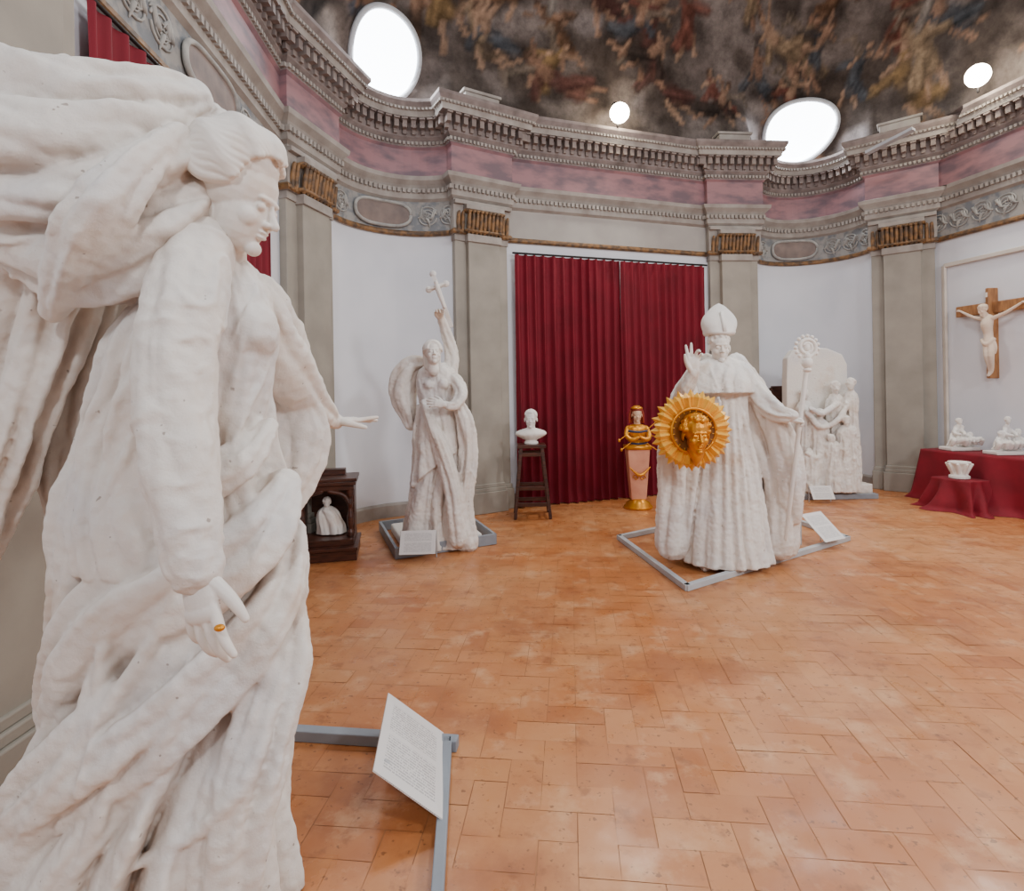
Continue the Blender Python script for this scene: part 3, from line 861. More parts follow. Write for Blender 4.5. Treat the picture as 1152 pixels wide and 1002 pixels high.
# ---------------------------------------------------------------- bishop statue
mb=MB()
mb.loft([S(797,822,405,5.0,.09,.1),S(784,834,413,5.0,.16,.2),S(778,842,428,5.0,.20,.3),S(782,842,452,5.0,.20,.6),S(784,842,480,5.0,.22,.9),S(780,848,520,5.0,.25),
      S(775,854,560,5.0,.28),S(770,860,600,5.0,.32),S(766,866,628,5.0,.35)],nf=19,amp=.045,seg=320,rows=120,seed=6.1,warp=1.5,fine=.3,diag=.08)
fb_=(V((0,1,0)),.8)
for k_,lst in enumerate(([(790,415,5.02,.08),(772,448,4.94,.12),(764,500,4.94,.15),(759,555,4.96,.16),(756,610,4.96,.16)],
            [(794,412,5.12,.12),(778,460,5.2,.19),(776,530,5.25,.23),(776,606,5.27,.24)],
            [(828,412,5.12,.12),(846,460,5.2,.19),(856,530,5.25,.21),(862,606,5.27,.23)],
            [(830,415,5.02,.08),(850,448,4.94,.11),(866,500,4.94,.14),(877,550,4.96,.15),(878,610,4.96,.16)])):
    p,r=T(lst);mb.tube(p,r,seg=100,sub=16,flat=fb_,folds=(6,.075,.9,k_*2.3))
for k_,lst in enumerate(([(778,428,4.95,.08),(769,446,4.8,.085),(771,436,4.62,.07),(781,418,4.52,.045)],
            [(776,438,4.72,.06),(768,462,4.76,.10),(765,490,4.82,.09),(764,525,4.88,.05)],
            [(842,430,4.95,.08),(860,452,4.82,.085),(876,464,4.7,.07),(892,467,4.62,.045)],
            [(868,456,4.78,.06),(878,490,4.82,.11),(886,530,4.86,.13),(890,580,4.9,.09)])):
    p,r=T(lst);mb.tube(p,r,seg=60,sub=12,folds=(5,.035,1.2,k_*1.7+5))
mb.loft([S(796,823,402,4.97,.09,.1),S(782,836,410,4.97,.17,.4),S(772,845,424,4.96,.23,.9),S(770,848,442,4.95,.26,1.2)],nf=11,amp=.03,seg=160,rows=40,seed=2.2,diag=.1,fine=.2)
tree=mb.bvh()
ridges(mb,[([(797,444),(787,490),(780,550),(772,622)],.034),([(828,444),(842,490),(852,550),(860,622)],.034),([(797,410),(803,425),(809,440)],.016),([(821,410),(816,425),(810,440)],.016)],tree,emb=.1)
for i in range(9):
    mb.ell(fr(808+1.5*math.sin(i),448+i*4,4.74),(.02,.02,.02),None,8,6)
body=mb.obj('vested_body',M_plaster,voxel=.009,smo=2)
bake(body,crumple(.006,.006,(.05,0,-1),10,3.0,.25))
mb=MB();hc=fr(809,391,4.90);P=head(mb,hc,.275,(-.10,-1,-.05),hair='short')
hd=mb.obj('head',M_plaster2,voxel=.005,smo=1)
mb=MB();c=fr(809,377,4.93)
vs=[];fs=[];rows=14;seg=32
for j in range(rows+1):
    v=j/rows;z=v*.285
    w=.118*(1+.45*math.sin(min(1,v*1.3)*pi*.75))*(1-v**2.6)**.75+.002;dp=.125*(1-v**1.4)+.004
    if v<.12:w+=.008;dp+=.008
    for i in range(seg):
        th=2*pi*i/seg;vs.append((c.x+w*math.cos(th),c.y+dp*math.sin(th),c.z-.0+z))
for j in range(rows):
    for i in range(seg):
        a=j*seg+i;b=j*seg+(i+1)%seg;fs.append((a,b,b+seg,a+seg))
fs.append(tuple(reversed(range(seg))));fs.append(tuple(rows*seg+k for k in range(seg)))
mb.add(vs,fs)
mb.bar((c.x,c.y-.135,c.z+.02),(c.x,c.y-.07,c.z+.20),.03,.012)
mit=mb.obj('mitre',M_plaster2)
mb=MB();w_=fr(780,420,4.50)
hand(mb,w_,(.02,-.05,1),(-.1,1,0),1,.26,curl=(.02,.08,.75,.9),spread=.12,thumb=(.6,.3))
h1=mb.obj('blessing_hand',M_plaster2,voxel=.005,smo=1)
st0=fr(908,408,4.6);st1=fr(884,606,4.72)
gp=st0.lerp(st1,.31)
mb=MB();hand(mb,gp+V((-.12,.03,-.01)),(1,-.15,.05),(0,.1,1),1,.21,curl=(1.0,1.0,1.0,1.0),spread=.02,thumb=(.5,.2))
mb.tube([fr(888,466,4.64),gp+V((-.11,.03,-.01))],[.05,.035],seg=12)
h2=mb.obj('staff_hand',M_plaster2,voxel=.005,smo=1)
mb=MB();mb.tube([st1,st0],[.016,.02],seg=12,sub=1)
mb.ell(st0,(.045,.045,.05));mb.ell(st0-V((0,0,.06)),(.035,.035,.02));mb.ell(st0+V((0,0,.05)),(.03,.03,.04))
cc=st0+V((0,0,.13));sp=[st0+V((0,0,.03)),cc+V((.065,0,-.05))]
for k in range(26):
    th=-.3+k*.36;r=.075*(1-k/40);sp.append(cc+V((r*math.cos(th),0,r*math.sin(th))))
mb.tube(sp,[.016]*len(sp),seg=8,sub=2)
for k in range(12):
    th=-.6+k*.42;mb.ell(cc+V((.095*math.cos(th),0,.095*math.sin(th))),(.016,.016,.016),None,8,6)
mb.ell(cc,(.028,.02,.04))
cr_=mb.obj('crosier',M_plaster2)
b1=ground(753,610);b2=ground(792,644);b3=ground(898,621);b4=b1+(b3-b2)
mb=MB()
def prism(mb,pts,z0,z1):
    n=len(pts);vs=[(p[0],p[1],z0) for p in pts]+[(p[0],p[1],z1) for p in pts]
    fs=[tuple(reversed(range(n))),tuple(range(n,2*n))]+[(i,(i+1)%n,n+(i+1)%n,n+i) for i in range(n)]
    mb.add(vs,fs)
prism(mb,[b1,b2,b3,b4],.001,.10)
pl=mb.obj('plinth',M_plaster2,False,bevel=.015)
group('bishop_statue',[body,hd,mit,h1,h2,cr_,pl],(2.0,5.0,0))
k1=ground(697,607);k2=ground(773,664);k3=ground(953,608);k4=k1+(k3-k2)
mb=MB()
for a,b in((k1,k2),(k2,k3),(k3,k4),(k4,k1)):
    a=V((a.x,a.y,.026));b=V((b.x,b.y,.026));e=(b-a).normalized()*.02;mb.bar(a-e,b+e,.05,.05)
mb.obj('floor_rail.001',M_bar,False,bevel=.004)
def tpanel(name,cx,cy,d,w,h,yaw,z,tilt=.7):
    c=fr(cx,cy,d);c.z=z
    x=V((math.cos(yaw),math.sin(yaw),0));b=V((-math.sin(yaw),math.cos(yaw),0));u=b*math.cos(tilt)+V((0,0,1))*math.sin(tilt)
    panel(name,[c-x*w/2+u*h/2,c+x*w/2+u*h/2,c+x*w/2-u*h/2,c-x*w/2-u*h/2])
tpanel('info_panel.001',926,596,5.5,.30,.34,.45,.20)
# ---------------------------------------------------------------- sunburst
sc_=fr(778,484,4.38)
def onplane(r,th,o):return sc_+V((r*math.cos(th),-o,r*math.sin(th)))
mb=MB();n=20
for layer in(0,1):
    for k in range(n):
        th=2*pi*(k+.5*layer)/n;r0,r1=.15,.33-.025*layer;o=.0+.02*layer
        wd=.040
        def q(r,w,oo):
            return sc_+V((r*math.cos(th)-w*math.sin(th),-oo,r*math.sin(th)+w*math.cos(th)))
        vs=[q(r0,-wd*.6,o),q(r0,0,o+.03),q(r0,wd*.6,o),q(.265,-wd,o),q(.265,0,o+.045),q(.265,wd,o),q(r1,0,o-.01),q(.265,0,o-.02),q(r0,0,o-.02)]
        mb.add(vs,[(0,3,4,1),(1,4,5,2),(3,6,4),(4,6,5),(0,8,7,3),(2,5,7,8),(3,7,6),(5,6,7),(0,1,2,8)])
o1=mb.obj('petals',M_goldy,False)
mb=MB()
rp=[onplane(.176,2*pi*k/48,.05) for k in range(49)];mb.tube(rp,.012,seg=10,sub=1,cap=False);o2=mb.obj('rim',M_gold)
mb=MB();vs=[onplane(0,0,.0)]+[onplane(.175,2*pi*k/40,.052) for k in range(40)]+[onplane(.175,2*pi*k/40,-.03) for k in range(40)]+[onplane(0,0,-.03)]
mb.add(vs,[(0,1+k,1+(k+1)%40) for k in range(40)]+[(81,41+(k+1)%40,41+k) for k in range(40)]+[(1+k,41+k,41+(k+1)%40,1+(k+1)%40) for k in range(40)]);o3=mb.obj('backplate',M_bronze,False)
mb=MB();head(mb,sc_+V((.01,-.07,-.03)),.30,(0,-1,-.05),hair='curly',neck=False)
mb.tube([sc_+V((.01,-.07,-.15)),sc_+V((.01,-.08,-.20)),sc_+V((.01,-.06,-.27))],[.07,.05,.012],seg=14)
o4=mb.obj('face',M_gold,voxel=.0045,smo=1)
mb=MB();mb.tube([sc_+V((0,.03,0)),sc_+V((.02,.26,0))],.012,sub=1);o5=mb.obj('bracket',M_dark)
group('sunburst_mask',[o1,o2,o3,o4,o5],sc_)
# ---------------------------------------------------------------- saint with cross
mb=MB();d1=5.75
mb.loft([S(470,512,455,d1,.14,.5),S(468,518,488,d1,.17),S(468,520,520,d1,.20,1.1),S(464,518,552,d1,.23,1.2),S(459,520,582,d1,.26,1.3),S(456,530,612,d1,.29,1.3)],nf=9,amp=.08,seg=220,rows=110,seed=9.3,diag=.4,warp=1.5,fine=.3)
mb.loft([S(483,499,408,d1,.06,.1),S(470,511,418,d1,.12,.4),S(469,513,436,d1,.15,.7),S(473,510,457,d1,.13,.9),S(468,518,490,d1,.19,1.1),S(462,522,530,d1,.25,1.2)],nf=9,amp=.05,seg=200,rows=100,seed=3.3,diag=-.5,warp=1.6,tilt=.22,tang=pi*.9,fine=.3)
for k_,(lst,fo_) in enumerate((([(506,422,5.80,.075),(508,400,5.82,.068),(503,378,5.76,.055),(496,357,5.66,.038)],(5,.022,2,1)),
            ([(484,410,5.86,.05),(466,412,5.86,.10),(456,428,5.86,.13),(455,450,5.84,.12),(462,478,5.80,.06)],(4,.05,.8,2)),
            ([(511,426,5.7,.065),(519,442,5.58,.065),(511,456,5.48,.05),(500,455,5.44,.032)],(5,.02,2,4)),
            ([(514,450,5.6,.05),(524,475,5.6,.08),(527,515,5.62,.09),(521,565,5.62,.10),(526,610,5.6,.11)],(5,.045,1.0,5)),
            ([(476,452,5.6,.03),(487,480,5.54,.05),(500,515,5.50,.07),(510,555,5.5,.08),(516,606,5.52,.09)],(4,.04,1.0,6)))):
    p,r=T(lst);mb.tube(p,r,seg=70,sub=12,folds=fo_)
for s in(-1,1):mb.ell(fr(491+s*8,432,5.62),(.055,.05,.055))
body=mb.obj('draped_body',M_plaster,voxel=.0085,smo=2)
bake(body,crumple(.006,.006,(.2,0,-1),11,6.0,.3))
mb=MB();P=head(mb,fr(487,398,5.60),.26,(.25,-.85,.22),hair='long',hseed=4,ear=False);hd=mb.obj('head',M_plaster2,voxel=.0055,smo=1)
mb=MB();hand(mb,fr(495,358,5.64),(fr(495,345,5.52)-fr(495,358,5.64)),(-.3,1,0),1,.21,curl=(.7,.8,.85,.9),thumb=(.5,.1));h1=mb.obj('raised_hand',M_plaster2,voxel=.005,smo=1)
mb=MB();hand(mb,fr(500,455,5.42),(-1,-.1,.2),(0,-.9,.3),1,.2,curl=(.3,.35,.4,.5));h2=mb.obj('lowered_hand',M_plaster2,voxel=.005,smo=1)
mb=MB();a=fr(508,368,5.50);b=fr(487,308,5.50);mb.bar(a,b,.04,.03)
m_=a.lerp(b,.76);dx=(b-a).normalized();px_=V((dx.z,0,-dx.x))
mb.bar(m_-px_*.09,m_+px_*.09,.03,.04)
for q in(b,m_-px_*.09,m_+px_*.09):mb.ell(q,(.034,.025,.034),None,10,8)
f0=V((0,-.03,0))
mb.tube([m_+dx*.0+f0,m_-dx*.1+f0*1.3,m_-dx*.22+f0],[.026,.024,.014],seg=8);mb.ell(m_+dx*.035+f0,(.02,.02,.024),None,8,6)
for s in(-1,1):mb.tube([m_-dx*.01+f0,m_+px_*s*.09+f0*.7],[.014,.010],seg=7)
cr2=mb.obj('hand_crucifix',M_plaster2,False)
g1=ground(428,597);g2=ground(446,629);g3=ground(557,612);g4=g1+(g3-g2)
c=(g1+g2+g3+g4)/4
mb=MB();prism(mb,[c+(q-c)*.80 for q in(g1,g2,g3,g4)],.001,.10);pl=mb.obj('plinth',M_plaster2,False,bevel=.02)
group('saint_statue',[body,hd,h1,h2,cr2,pl],(c.x,c.y,0))
mb=MB()
for a,b in((g1,g2),(g2,g3),(g3,g4),(g4,g1)):
    a=V((a.x,a.y,.057));b=V((b.x,b.y,.057));e=(b-a).normalized()*.012;mb.bar(a-e,b+e,.03,.11)
mb.obj('floor_rail.002',M_bar2,False,bevel=.004)
tpanel('info_panel.002',470,602,5.28,.34,.24,.05,.17,.9)
# ---------------------------------------------------------------- relief slab
mb=MB();dd=8.0
prof=[(890,556),(889,430),(890,402),(897,393),(915,390),(935,391),(952,398),(958,410),(960,556)]
vs=[];n=len(prof)
for k_ in(0,.16):
    for x,y in prof:
        q=fr(x,y,dd);vs.append((q.x,q.y+k_+.1,max(q.z,.1)))
mb.add(vs,[tuple(range(n)),tuple(reversed(range(n,2*n)))]+[(i,n+i,n+(i+1)%n,(i+1)%n) for i in range(n)])
def fig(x,y0,y1,w,d,seed,hs=.17,fdir=(-.2,-1,0)):
    h=y1-y0
    mb.loft([S(x-w*.2,x+w*.2,y0+h*.10,d,.05,.1),S(x-w*.45,x+w*.45,y0+h*.18,d,.09,.5),S(x-w*.4,x+w*.4,y0+h*.4,d,.10),S(x-w*.5,x+w*.5,y0+h*.65,d,.12),S(x-w*.55,x+w*.55,y1,d,.13)],nf=9,amp=.05,seg=80,rows=50,seed=seed,diag=.3)
    head(mb,fr(x,y0+4,d-.03),hs,fdir,hair='curly',hseed=int(seed*10))
fig(940,432,545,22,7.95,1.1);fig(957,428,540,18,7.9,2.2,fdir=(-.6,-1,0));fig(922,462,548,22,7.88,3.3,.15,(.5,-1,-.2));fig(905,440,548,18,8.02,4.4,.15,(.5,-1,0));fig(952,470,552,24,7.8,5.5,.14);fig(935,490,552,20,7.78,6.5,.13,(.4,-1,-.2));fig(911,505,552,18,7.85,7.5,.12,(.6,-1,.2))
for a,b,c_ in(((940,455),(925,465),(912,460)),((955,450),(945,470),(930,480)),((910,465),(922,480),(935,478)),((958,480),(945,500),(935,505)),((930,500),(920,515),(908,510))):
    mb.tube([fr(a[0],a[1],7.86),fr(b[0],b[1],7.78),fr(c_[0],c_[1],7.8)],[.045,.04,.03],seg=10)
q=fr(934,553,7.95);mb.box((q.x,q.y+.05,.13),(1.02,.42,.14))
o1=mb.obj('carved_relief',M_plaster,voxel=.011,smo=1)
cR=crumple(.008,.012,(.2,0,-1),12,2.0,.4)
bake(o1,lambda p,n:cR(p,n) if p.y<8.09 else 0)
mb=MB();mb.box((q.x,q.y+.05,.035),(1.12,.52,.068));o2=mb.obj('base_board',M_bar2,False,bevel=.005)
group('relief_sculpture',[o1,o2],(q.x,q.y,0))
tpanel('info_panel.003',925,556,7.55,.30,.2,0,.14,1.0)
mb=MB();x0=fr(868,436,8.45);x1=fr(900,436,8.45)
for a,b in((V((x0.x,x0.y,0)),V((x0.x,x0.y,x0.z))),(V((x1.x,x1.y,0)),V((x1.x,x1.y,x0.z))),(V((x0.x,x0.y,x0.z)),V((x1.x,x1.y,x0.z)))):mb.bar(a,b,.05,.05)
prism(mb,[(x0.x,x0.y+.02),(x1.x,x0.y+.02),(x1.x,x0.y+.04),(x0.x,x0.y+.04)],.1,x0.z)
mb.obj('wooden_notice_board',M_wood,False)
# ---------------------------------------------------------------- stool + bust
mb=MB();c=ground(599,580);c.z=0;top=.90
for a in(-1,1):
    for b in(-1,1):mb.bar((c.x+a*.22,c.y+b*.2,0),(c.x+a*.13,c.y+b*.12,top),.04,.04)
for z,w in((.18,.2),(.38,.18),(.80,.15)):
    for a in(-1,1):
        mb.bar((c.x-w,c.y+a*w*.9,z),(c.x+w,c.y+a*w*.9,z),.025,.05);mb.bar((c.x+a*w,c.y-w*.9,z),(c.x+a*w,c.y+w*.9,z),.025,.05)
mb.box((c.x,c.y,top),(.36,.32,.04));mb.obj('tall_stool',M_wood,False,bevel=.005)
mb=MB();mb.lathe((c.x,c.y,top+.022),[(.09,0),(.09,.03),(.06,.045),(.05,.07)])
mb.loft([(c.x,c.y,top+.07,.07,.06,.1),(c.x,c.y,top+.11,.15,.10,.5),(c.x,c.y,top+.15,.20,.12,.5),(c.x,c.y,top+.19,.17,.10,.3),(c.x,c.y,top+.225,.06,.06,0)],nf=8,amp=.012,seg=48,rows=24,seed=2)
head(mb,(c.x,c.y-.02,top+.34),.24,(-.1,-1,0),hair='short',hseed=9)
mb.obj('portrait_bust',M_plaster2,voxel=.006,smo=1)
# ---------------------------------------------------------------- gilded herm figure
c=ground(718,571);c.z=0
mb=MB();mb.lathe(c,[(.19,0),(.19,.03),(.16,.05),(.16,.07),(.11,.10),(.10,.13)],32);o1=mb.obj('gilt_foot',M_gold)
mb=MB();vs=[];
for z,w in((.12,.10),(.80,.15)):
    for a,b in((-1,-1),(1,-1),(1,1),(-1,1)):vs.append((c.x+a*w,c.y+b*w*.7,z))
mb.add(vs,[(3,2,1,0),(4,5,6,7),(0,1,5,4),(1,2,6,5),(2,3,7,6),(3,0,4,7)]);o2=mb.obj('herm_shaft',M_herm,False,bevel=.012)
mb=MB()
for a in(-1,1):
    sp=[];z=.42
    for k in range(14):
        th=k*.5;r=.045*(1-k/18);sp.append(V((c.x+a*(.045+r*math.cos(th)*.9),c.y-.100,z+r*math.sin(th))))
    mb.tube(sp,.007,seg=7,sub=1)
mb.tube([V((c.x-.13,c.y-.12,.56)),V((c.x,c.y-.15,.46)),V((c.x+.14,c.y-.12,.56))],[.008,.022,.008],seg=8)
mb.box((c.x,c.y,.82),(.33,.25,.05))
o3=mb.obj('gilt_swags',M_gold,True)
mb=MB()
mb.loft([(c.x,c.y,.84,.13,.09,.4),(c.x,c.y,.92,.11,.085,.5),(c.x,c.y,1.02,.13,.10,.4),(c.x,c.y,1.09,.14,.09,.3),(c.x,c.y,1.13,.06,.06,0)],nf=14,amp=.012,seg=60,rows=30,seed=3)
for a in(-1,1):
    mb.tube([(c.x+a*.12,c.y,1.07),(c.x+a*.15,c.y-.06,.98),(c.x+a*.10,c.y-.14,.93),(c.x+a*.02,c.y-.16,.96)],[.04,.034,.03,.022],seg=12)
for a,b in(((.12,-.1,1.06),(.30,-.1,1.22)),((-.12,-.08,1.02),(-.26,-.1,.92)),((.1,-.14,.88),(.24,-.16,.78)),((-.1,-.12,.9),(-.24,-.14,.80)),((.15,-.1,.98),(.28,-.12,.96))):
    a=V(a)+c;b=V(b)+c;mb.tube([a,b],.006,seg=6,sub=1);mb.ell(b,(.018,.018,.025),None,8,6)
o4=mb.obj('gilt_torso',M_gold,True)
mb=MB()
for z in(.88,.95,1.04):
    mb.tube([(c.x-.12,c.y-.06,z),(c.x,c.y-.112,z-.01),(c.x+.12,c.y-.06,z)],.014,seg=8)
o8=mb.obj('enamel_bands',M_lapis)
mb=MB();head(mb,c+V((0,-.02,1.25)),.20,(-.1,-1,0),hair='none');o5=mb.obj('painted_head',M_skin,voxel=.005,smo=1)
mb=MB();
rn=random.Random(1)
for k in range(26):
    th=rn.uniform(-.1,pi+.1);mb.tube([c+V((.06*math.cos(th),.0+.05*math.sin(th),1.35)),c+V((.085*math.cos(th),.01+.06*math.sin(th),1.27)),c+V((.095*math.cos(th),.01+.06*math.sin(th),1.15))],[.014,.018,.01],seg=7,sub=2)
mb.ell(c+V((0,.0,1.325)),(.075,.085,.05));o6=mb.obj('hair',M_hair)
mb=MB();mb.lathe(c+V((0,-.01,1.335)),[(.078,0),(.08,.012),(.065,.022),(.04,.04),(.02,.045)],20);o7=mb.obj('cap',M_gold)
group('gilded_herm_figure',[o1,o2,o3,o4,o5,o6,o7,o8],c)
# ---------------------------------------------------------------- crucifix
mb=MB()
CS=.80
def onc(u,z,o):return onr(CS+u,.03+o,z)
zt,zb,zc_=2.86,1.66,2.60
mb.bar(onc(0,zb,.02),onc(0,zt,.02),.15,.05)
mb.bar(onc(-.46,zc_,.02),onc(.46,zc_,.02),.05,.15)
o1=mb.obj('wooden_cross',M_oak,False,bevel=.012)
mb=MB();ff=.09;dz=-.13
mb.tube([onc(0,2.58+dz,ff),onc(0,2.5+dz,ff+.03),onc(.01,2.38+dz,ff+.02),onc(.02,2.28+dz,ff+.03)],[.06,.066,.05,.058],seg=16)
for s in(-1,1):
    mb.tube([onc(s*.06,2.58+dz,ff+.01),onc(s*.2,2.63+dz,ff),onc(s*.37,2.73+dz,ff-.02)],[.03,.022,.015],seg=10)
    mb.ell(onc(s*.40,2.74+dz,ff-.02),(.025,.025,.018),None,8,6)
    mb.tube([onc(s*.03+.02,2.26+dz,ff+.02),onc(s*.025+.05,2.08+dz,ff+.07),onc(s*.01+.02,1.90+dz,ff),onc(0,1.83+dz,ff+.02)],[.046,.036,.024,.018],seg=10)
mb.tube([onc(-.05,2.30+dz,ff+.04),onc(.02,2.24+dz,ff+.07),onc(.08,2.30+dz,ff+.03)],[.026,.035,.026],seg=10)
mb.tube([onc(.07,2.29+dz,ff+.03),onc(.10,2.2+dz,ff+.03),onc(.09,2.12+dz,ff+.02)],[.026,.022,.013],seg=8)
head(mb,onc(-.03,2.70+dz,ff+.05),.15,(nr.x-.3*tr.x,nr.y-.3*tr.y,-.35),hair='short',beard=True,neck=False)
mb.tube([onc(0,2.60+dz,ff+.01),onc(-.02,2.66+dz,ff+.04)],[.03,.03],seg=10)
o2=mb.obj('corpus',plaster('ivory_plaster',base=(226,206,186),stain=(206,170,140),cool=(220,204,190),bump=.1,spk=False,ao=False),voxel=.006,smo=1)
mb=MB();mb.bar(onc(0,2.74,.05),onc(0,2.80,.05),.12,.015);o3=mb.obj('titulus',M_plaster2,False)
group('wall_crucifix',[o1,o2,o3],onc(0,2.3,.05))
# ---------------------------------------------------------------- red-draped table with casts
def ont(s,o,z):q=wr0+tr*(.12+s)+nr*(.05+o);return V((q.x,q.y,z))
def drapebox(s0,s1,o0,o1,zt,nf,seed,flare=.08):
    mb=MB();n=200;rows=24
    ring=[]
    for i in range(n):
        u=i/n*4;k=int(u);f=u-k
        pts=[(s0,o0),(s1,o0),(s1,o1),(s0,o1),(s0,o0)]
        a,b=pts[k],pts[k+1];ring.append((a[0]+(b[0]-a[0])*f,a[1]+(b[1]-a[1])*f,k))
    cs_,co=(s0+s1)/2,(o0+o1)/2;vs=[];fs=[]
    for j in range(rows+1):
        v=j/rows;z=zt*(1-v)+.004*v
        for i,(a,b,k) in enumerate(ring):
            w=(flare*v**1.1)*(1+.9*math.sin(i/n*2*pi*nf+2*noise.noise(V((i/n*8,v,seed)))))+.01
            if v>.9:w+=(v-.9)*.6*(1+noise.noise(V((i/9,seed,0))))
            da,db=a-cs_,b-co;l=math.hypot(da,db)
            bb=b+db/l*w
            bb=max(bb,o0-.01)
            vs.append(ont(a+da/l*w,bb,z))
    for j in range(rows):
        for i in range(n):
            a=j*n+i;b=j*n+(i+1)%n;fs.append((a,b,b+n,a+n))
    fs.append(tuple(reversed(range(n))));mb.add(vs,fs);return mb
t1=drapebox(.16,1.9,0.02,.60,.70,15,1).obj('table_cloth',M_cloth,True)
t2=drapebox(.62,1.08,.66,.98,.40,8,2,.10).obj('step_cloth',M_cloth,True)
group('draped_display_table',[t1,t2],ont(.8,.3,0))
def lump(name,c,s,seed,items):
    mb=MB();c=V(c);rn=random.Random(seed)
    mb.box(c+V((0,0,.03)),(s*1.35,s*.8,.045))
    for (x,z,h,lean) in items:
        b=c+V((x,rn.uniform(-.03,.03),.06));
        mb.tube([b,b+V((lean*.4,0,h*.45)),b+V((lean,-.02,h*.8))],[.05*s*3,.05*s*3,.035*s*3],seg=14)
        head(mb,b+V((lean*1.1,-.03,h*.97)),.33*s,(rn.uniform(-.5,.5),-1,-.1),hair='curly',hseed=seed)
        for a in(-1,1):
            mb.tube([b+V((lean*.9,0,h*.75)),b+V((lean*.7+a*.22*s,-.06,h*.55)),b+V((lean*.6+a*.1*s,-.12,h*.5))],[.035*s*3,.028*s*3,.02*s*3],seg=8)
            mb.tube([b+V((0,0,.05)),b+V((a*.25*s,-.12,.1)),b+V((a*.3*s,-.1,.03))],[.05*s*3,.04*s*3,.025*s*3],seg=8)
        for k in range(8):
            x2=rn.uniform(-.3,.3)*s;mb.tube([b+V((x2*.5,-.08*s,h*.5)),b+V((x2,-.2*s,h*.3)),b+V((x2*1.5,-.2*s,.02))],.03*s,seg=7,sub=2)
    o=mb.obj(name,M_plaster2,voxel=.007,smo=1)
    bake(o,lambda p,n:0.0)
    zmin=min(v.co.z for v in o.data.vertices);
    for v in o.data.vertices:v.co.z+=c.z+.002-zmin
    return o
lump('plaster_group_model',ont(.48,.34,.70),.29,3,[(-.10,0,.34,.06),(.06,0,.24,-.03),(.13,0,.14,0)])
lump('plaster_group_model.001',ont(1.02,.32,.70),.28,5,[(-.09,0,.2,.03),(.04,0,.38,.0),(.14,0,.22,.02)])
lump('plaster_group_model.002',ont(1.50,.3,.70),.2,7,[(0,0,.2,.03)])
mb=MB();c=ont(.84,.82,.404);mb.lathe(c,[(.11,0),(.11,.03),(.08,.05),(.07,.10),(.09,.15),(.12,.19),(.12,.21)],24)
for k in range(8):
    th=2*pi*k/8;mb.tube([c+V((.07*math.cos(th),.07*math.sin(th),.06)),c+V((.10*math.cos(th),.10*math.sin(th),.14)),c+V((.13*math.cos(th),.13*math.sin(th),.18))],[.02,.025,.015],seg=8)
mb.obj('plaster_capital_fragment',M_plaster2,voxel=.005,smo=1)
# ---------------------------------------------------------------- kneeler with a plaster piece
c=ground(366,622);c.z=0;c.x+=.03;ya=math.radians(12)
Rk=Matrix.Rotation(ya,3,'Z')
def kb(mb,x,y,z,a,b,d):mb.box(c+Rk@V((x,y,z)),(a,b,d),ya)
mb=MB()
kb(mb,0,-.05,.05,.60,.56,.098);kb(mb,0,-.05,.115,.62,.60,.03);kb(mb,0,-.02,.16,.54,.46,.06)
for s in(-1,1):
    kb(mb,s*.24,.10,.45,.05,.26,.54)
    q=c+Rk@V((s*.23,-.12,0));mb.lathe(q,[(.035,.19),(.035,.23),(.02,.26),(.03,.31),(.034,.38),(.018,.46),(.03,.51),(.022,.56),(.035,.60),(.035,.66)],14)
    arcp=[c+Rk@V((s*.22,-.15,.52)),c+Rk@V((s*.17,-.15,.60)),c+Rk@V((s*.04,-.15,.645))];mb.tube(arcp,.022,seg=8)
kb(mb,0,.22,.45,.50,.03,.54);kb(mb,0,.03,.675,.54,.38,.05);kb(mb,0,.02,.72,.58,.42,.035);kb(mb,0,.03,.755,.60,.44,.03)
kb(mb,0,.15,.80,.34,.12,.06)
o1=mb.obj('carcass',M_wood,False,bevel=.006)
mb=MB();q=c+Rk@V((.03,0,.20))
mb.loft([(q.x,q.y,.20,.15,.09,.6),(q.x,q.y,.28,.14,.09,1),(q.x-.02,q.y,.36,.12,.08,1),(q.x-.03,q.y,.43,.09,.07,.8),(q.x-.03,q.y,.47,.04,.04,.2)],nf=9,amp=.03,seg=80,rows=40,seed=3,diag=.4)
head(mb,(q.x-.03,q.y-.02,.51),.11,(.3,-1,-.2),hair='curly')
o2=mb.obj('plaster_model',M_plaster2,voxel=.006,smo=1)
group('prie_dieu',[o1,o2],c)
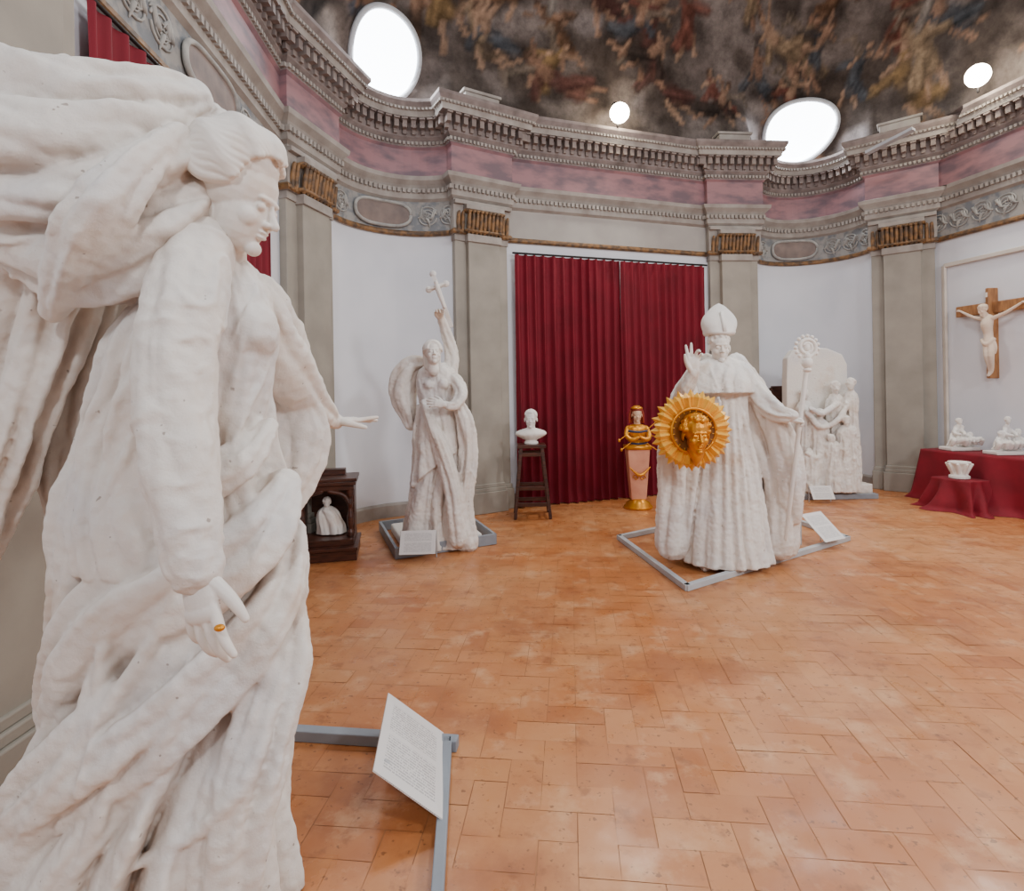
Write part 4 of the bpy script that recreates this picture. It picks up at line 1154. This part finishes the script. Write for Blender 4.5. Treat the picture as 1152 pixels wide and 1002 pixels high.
# ---------------------------------------------------------------- lamps
def spot(name,px,py,d,aim,ptz):
    q=fr(px,py,d);a=(V(aim)-q).normalized()
    mb=MB();mb.tube([q-a*.20,q-a*.03],[.07,.09],seg=16,sub=1);o1=mb.obj('housing',M_dark)
    mb=MB();mb.ell(q,(.135,.135,.135));o2=mb.obj('bulb',M_bulb)
    mb=MB();mb.tube([q-a*.12,V((q.x-a.x*.12,q.y-a.y*.12,5.33))],.015,sub=1);o3=mb.obj('bracket',M_dark)
    group(name,[o1,o2,o3],q)
    l=bpy.data.lights.new(name+'_beam','SPOT');l.energy=ptz;l.spot_size=2.6;l.spot_blend=.8;l.shadow_soft_size=.14;l.color=(1,.93,.83)
    o=link(bpy.data.objects.new(name+'_beam',l));o.location=q+a*.18;o.rotation_euler=a.to_track_quat('-Z','Y').to_euler()
spot('cornice_spotlight',697,127,7.75,(2.5,3,0),280)
spot('cornice_spotlight.001',1100,85,7.0,(2.5,3,0),330)
mb=MB();a=fr(975,172,7.95);b=fr(1028,145,7.45);mb.bar(a,b,.10,.04);o=mb.obj('cornice_strip_light',[M_frame],False)
def area(name,loc,aim,size,e,col=(1,1,1),sy=None):
    l=bpy.data.lights.new(name,'AREA');l.energy=e;l.size=size;l.color=col
    if sy:l.shape='RECTANGLE';l.size_y=sy
    o=link(bpy.data.objects.new(name,l));o.location=loc;o.rotation_euler=(V(aim)-V(loc)).to_track_quat('-Z','Y').to_euler();return o
area('fill_rear_left',(-.6,-3.2,5.2),(3.5,8,1.5),.7,150,(.96,.97,1))  # added fill light behind the camera; no window is modelled there
area('fill_rear_right',(5.6,-1.8,5.2),(.2,5,1.2),.8,240,(.99,.98,1))  # second added rear light, stronger, from high right; not a real window
area('fill_right',(6.6,2.2,4.4),(-1.5,2.2,1.0),.8,120,(1,.98,.95))  # added side light; the right wall has no opening here
for w,n in((w1[0],w1[1]),(w2[0],w2[1])):
    area('daylight_oval_window',w,(w.x+n.x,w.y+n.y,w.z-1.1),.9,60,(.92,.96,1))
area('fill_vault_top',(2.4,2.2,7.6),(2.4,3.2,0),1.4,150,(.98,.98,1))  # added top light to shade the drapery folds; the vault has no opening here
area('fill_up_vault',(2.4,0.5,3.9),(2.6,5.5,9),2.5,65,(.98,.97,1))  # added uplight that brightens the ceiling
wd=bpy.data.worlds.new('world');sc.world=wd;wd.use_nodes=True
bg=wd.node_tree.nodes['Background'];bg.inputs[0].default_value=(.97,.95,.98,1);bg.inputs[1].default_value=.38
# ---------------------------------------------------------------- camera
cd=bpy.data.cameras.new('camera');cam=link(bpy.data.objects.new('camera',cd));sc.camera=cam
cd.sensor_width=36;cd.sensor_fit='HORIZONTAL';cd.lens=F/1152*36;cd.shift_y=-61/1152;cd.clip_start=.05
cam.matrix_world=Matrix(((cs,sn,0,0),(0,0,-1,0),(-sn,cs,0,HC),(0,0,0,1)))
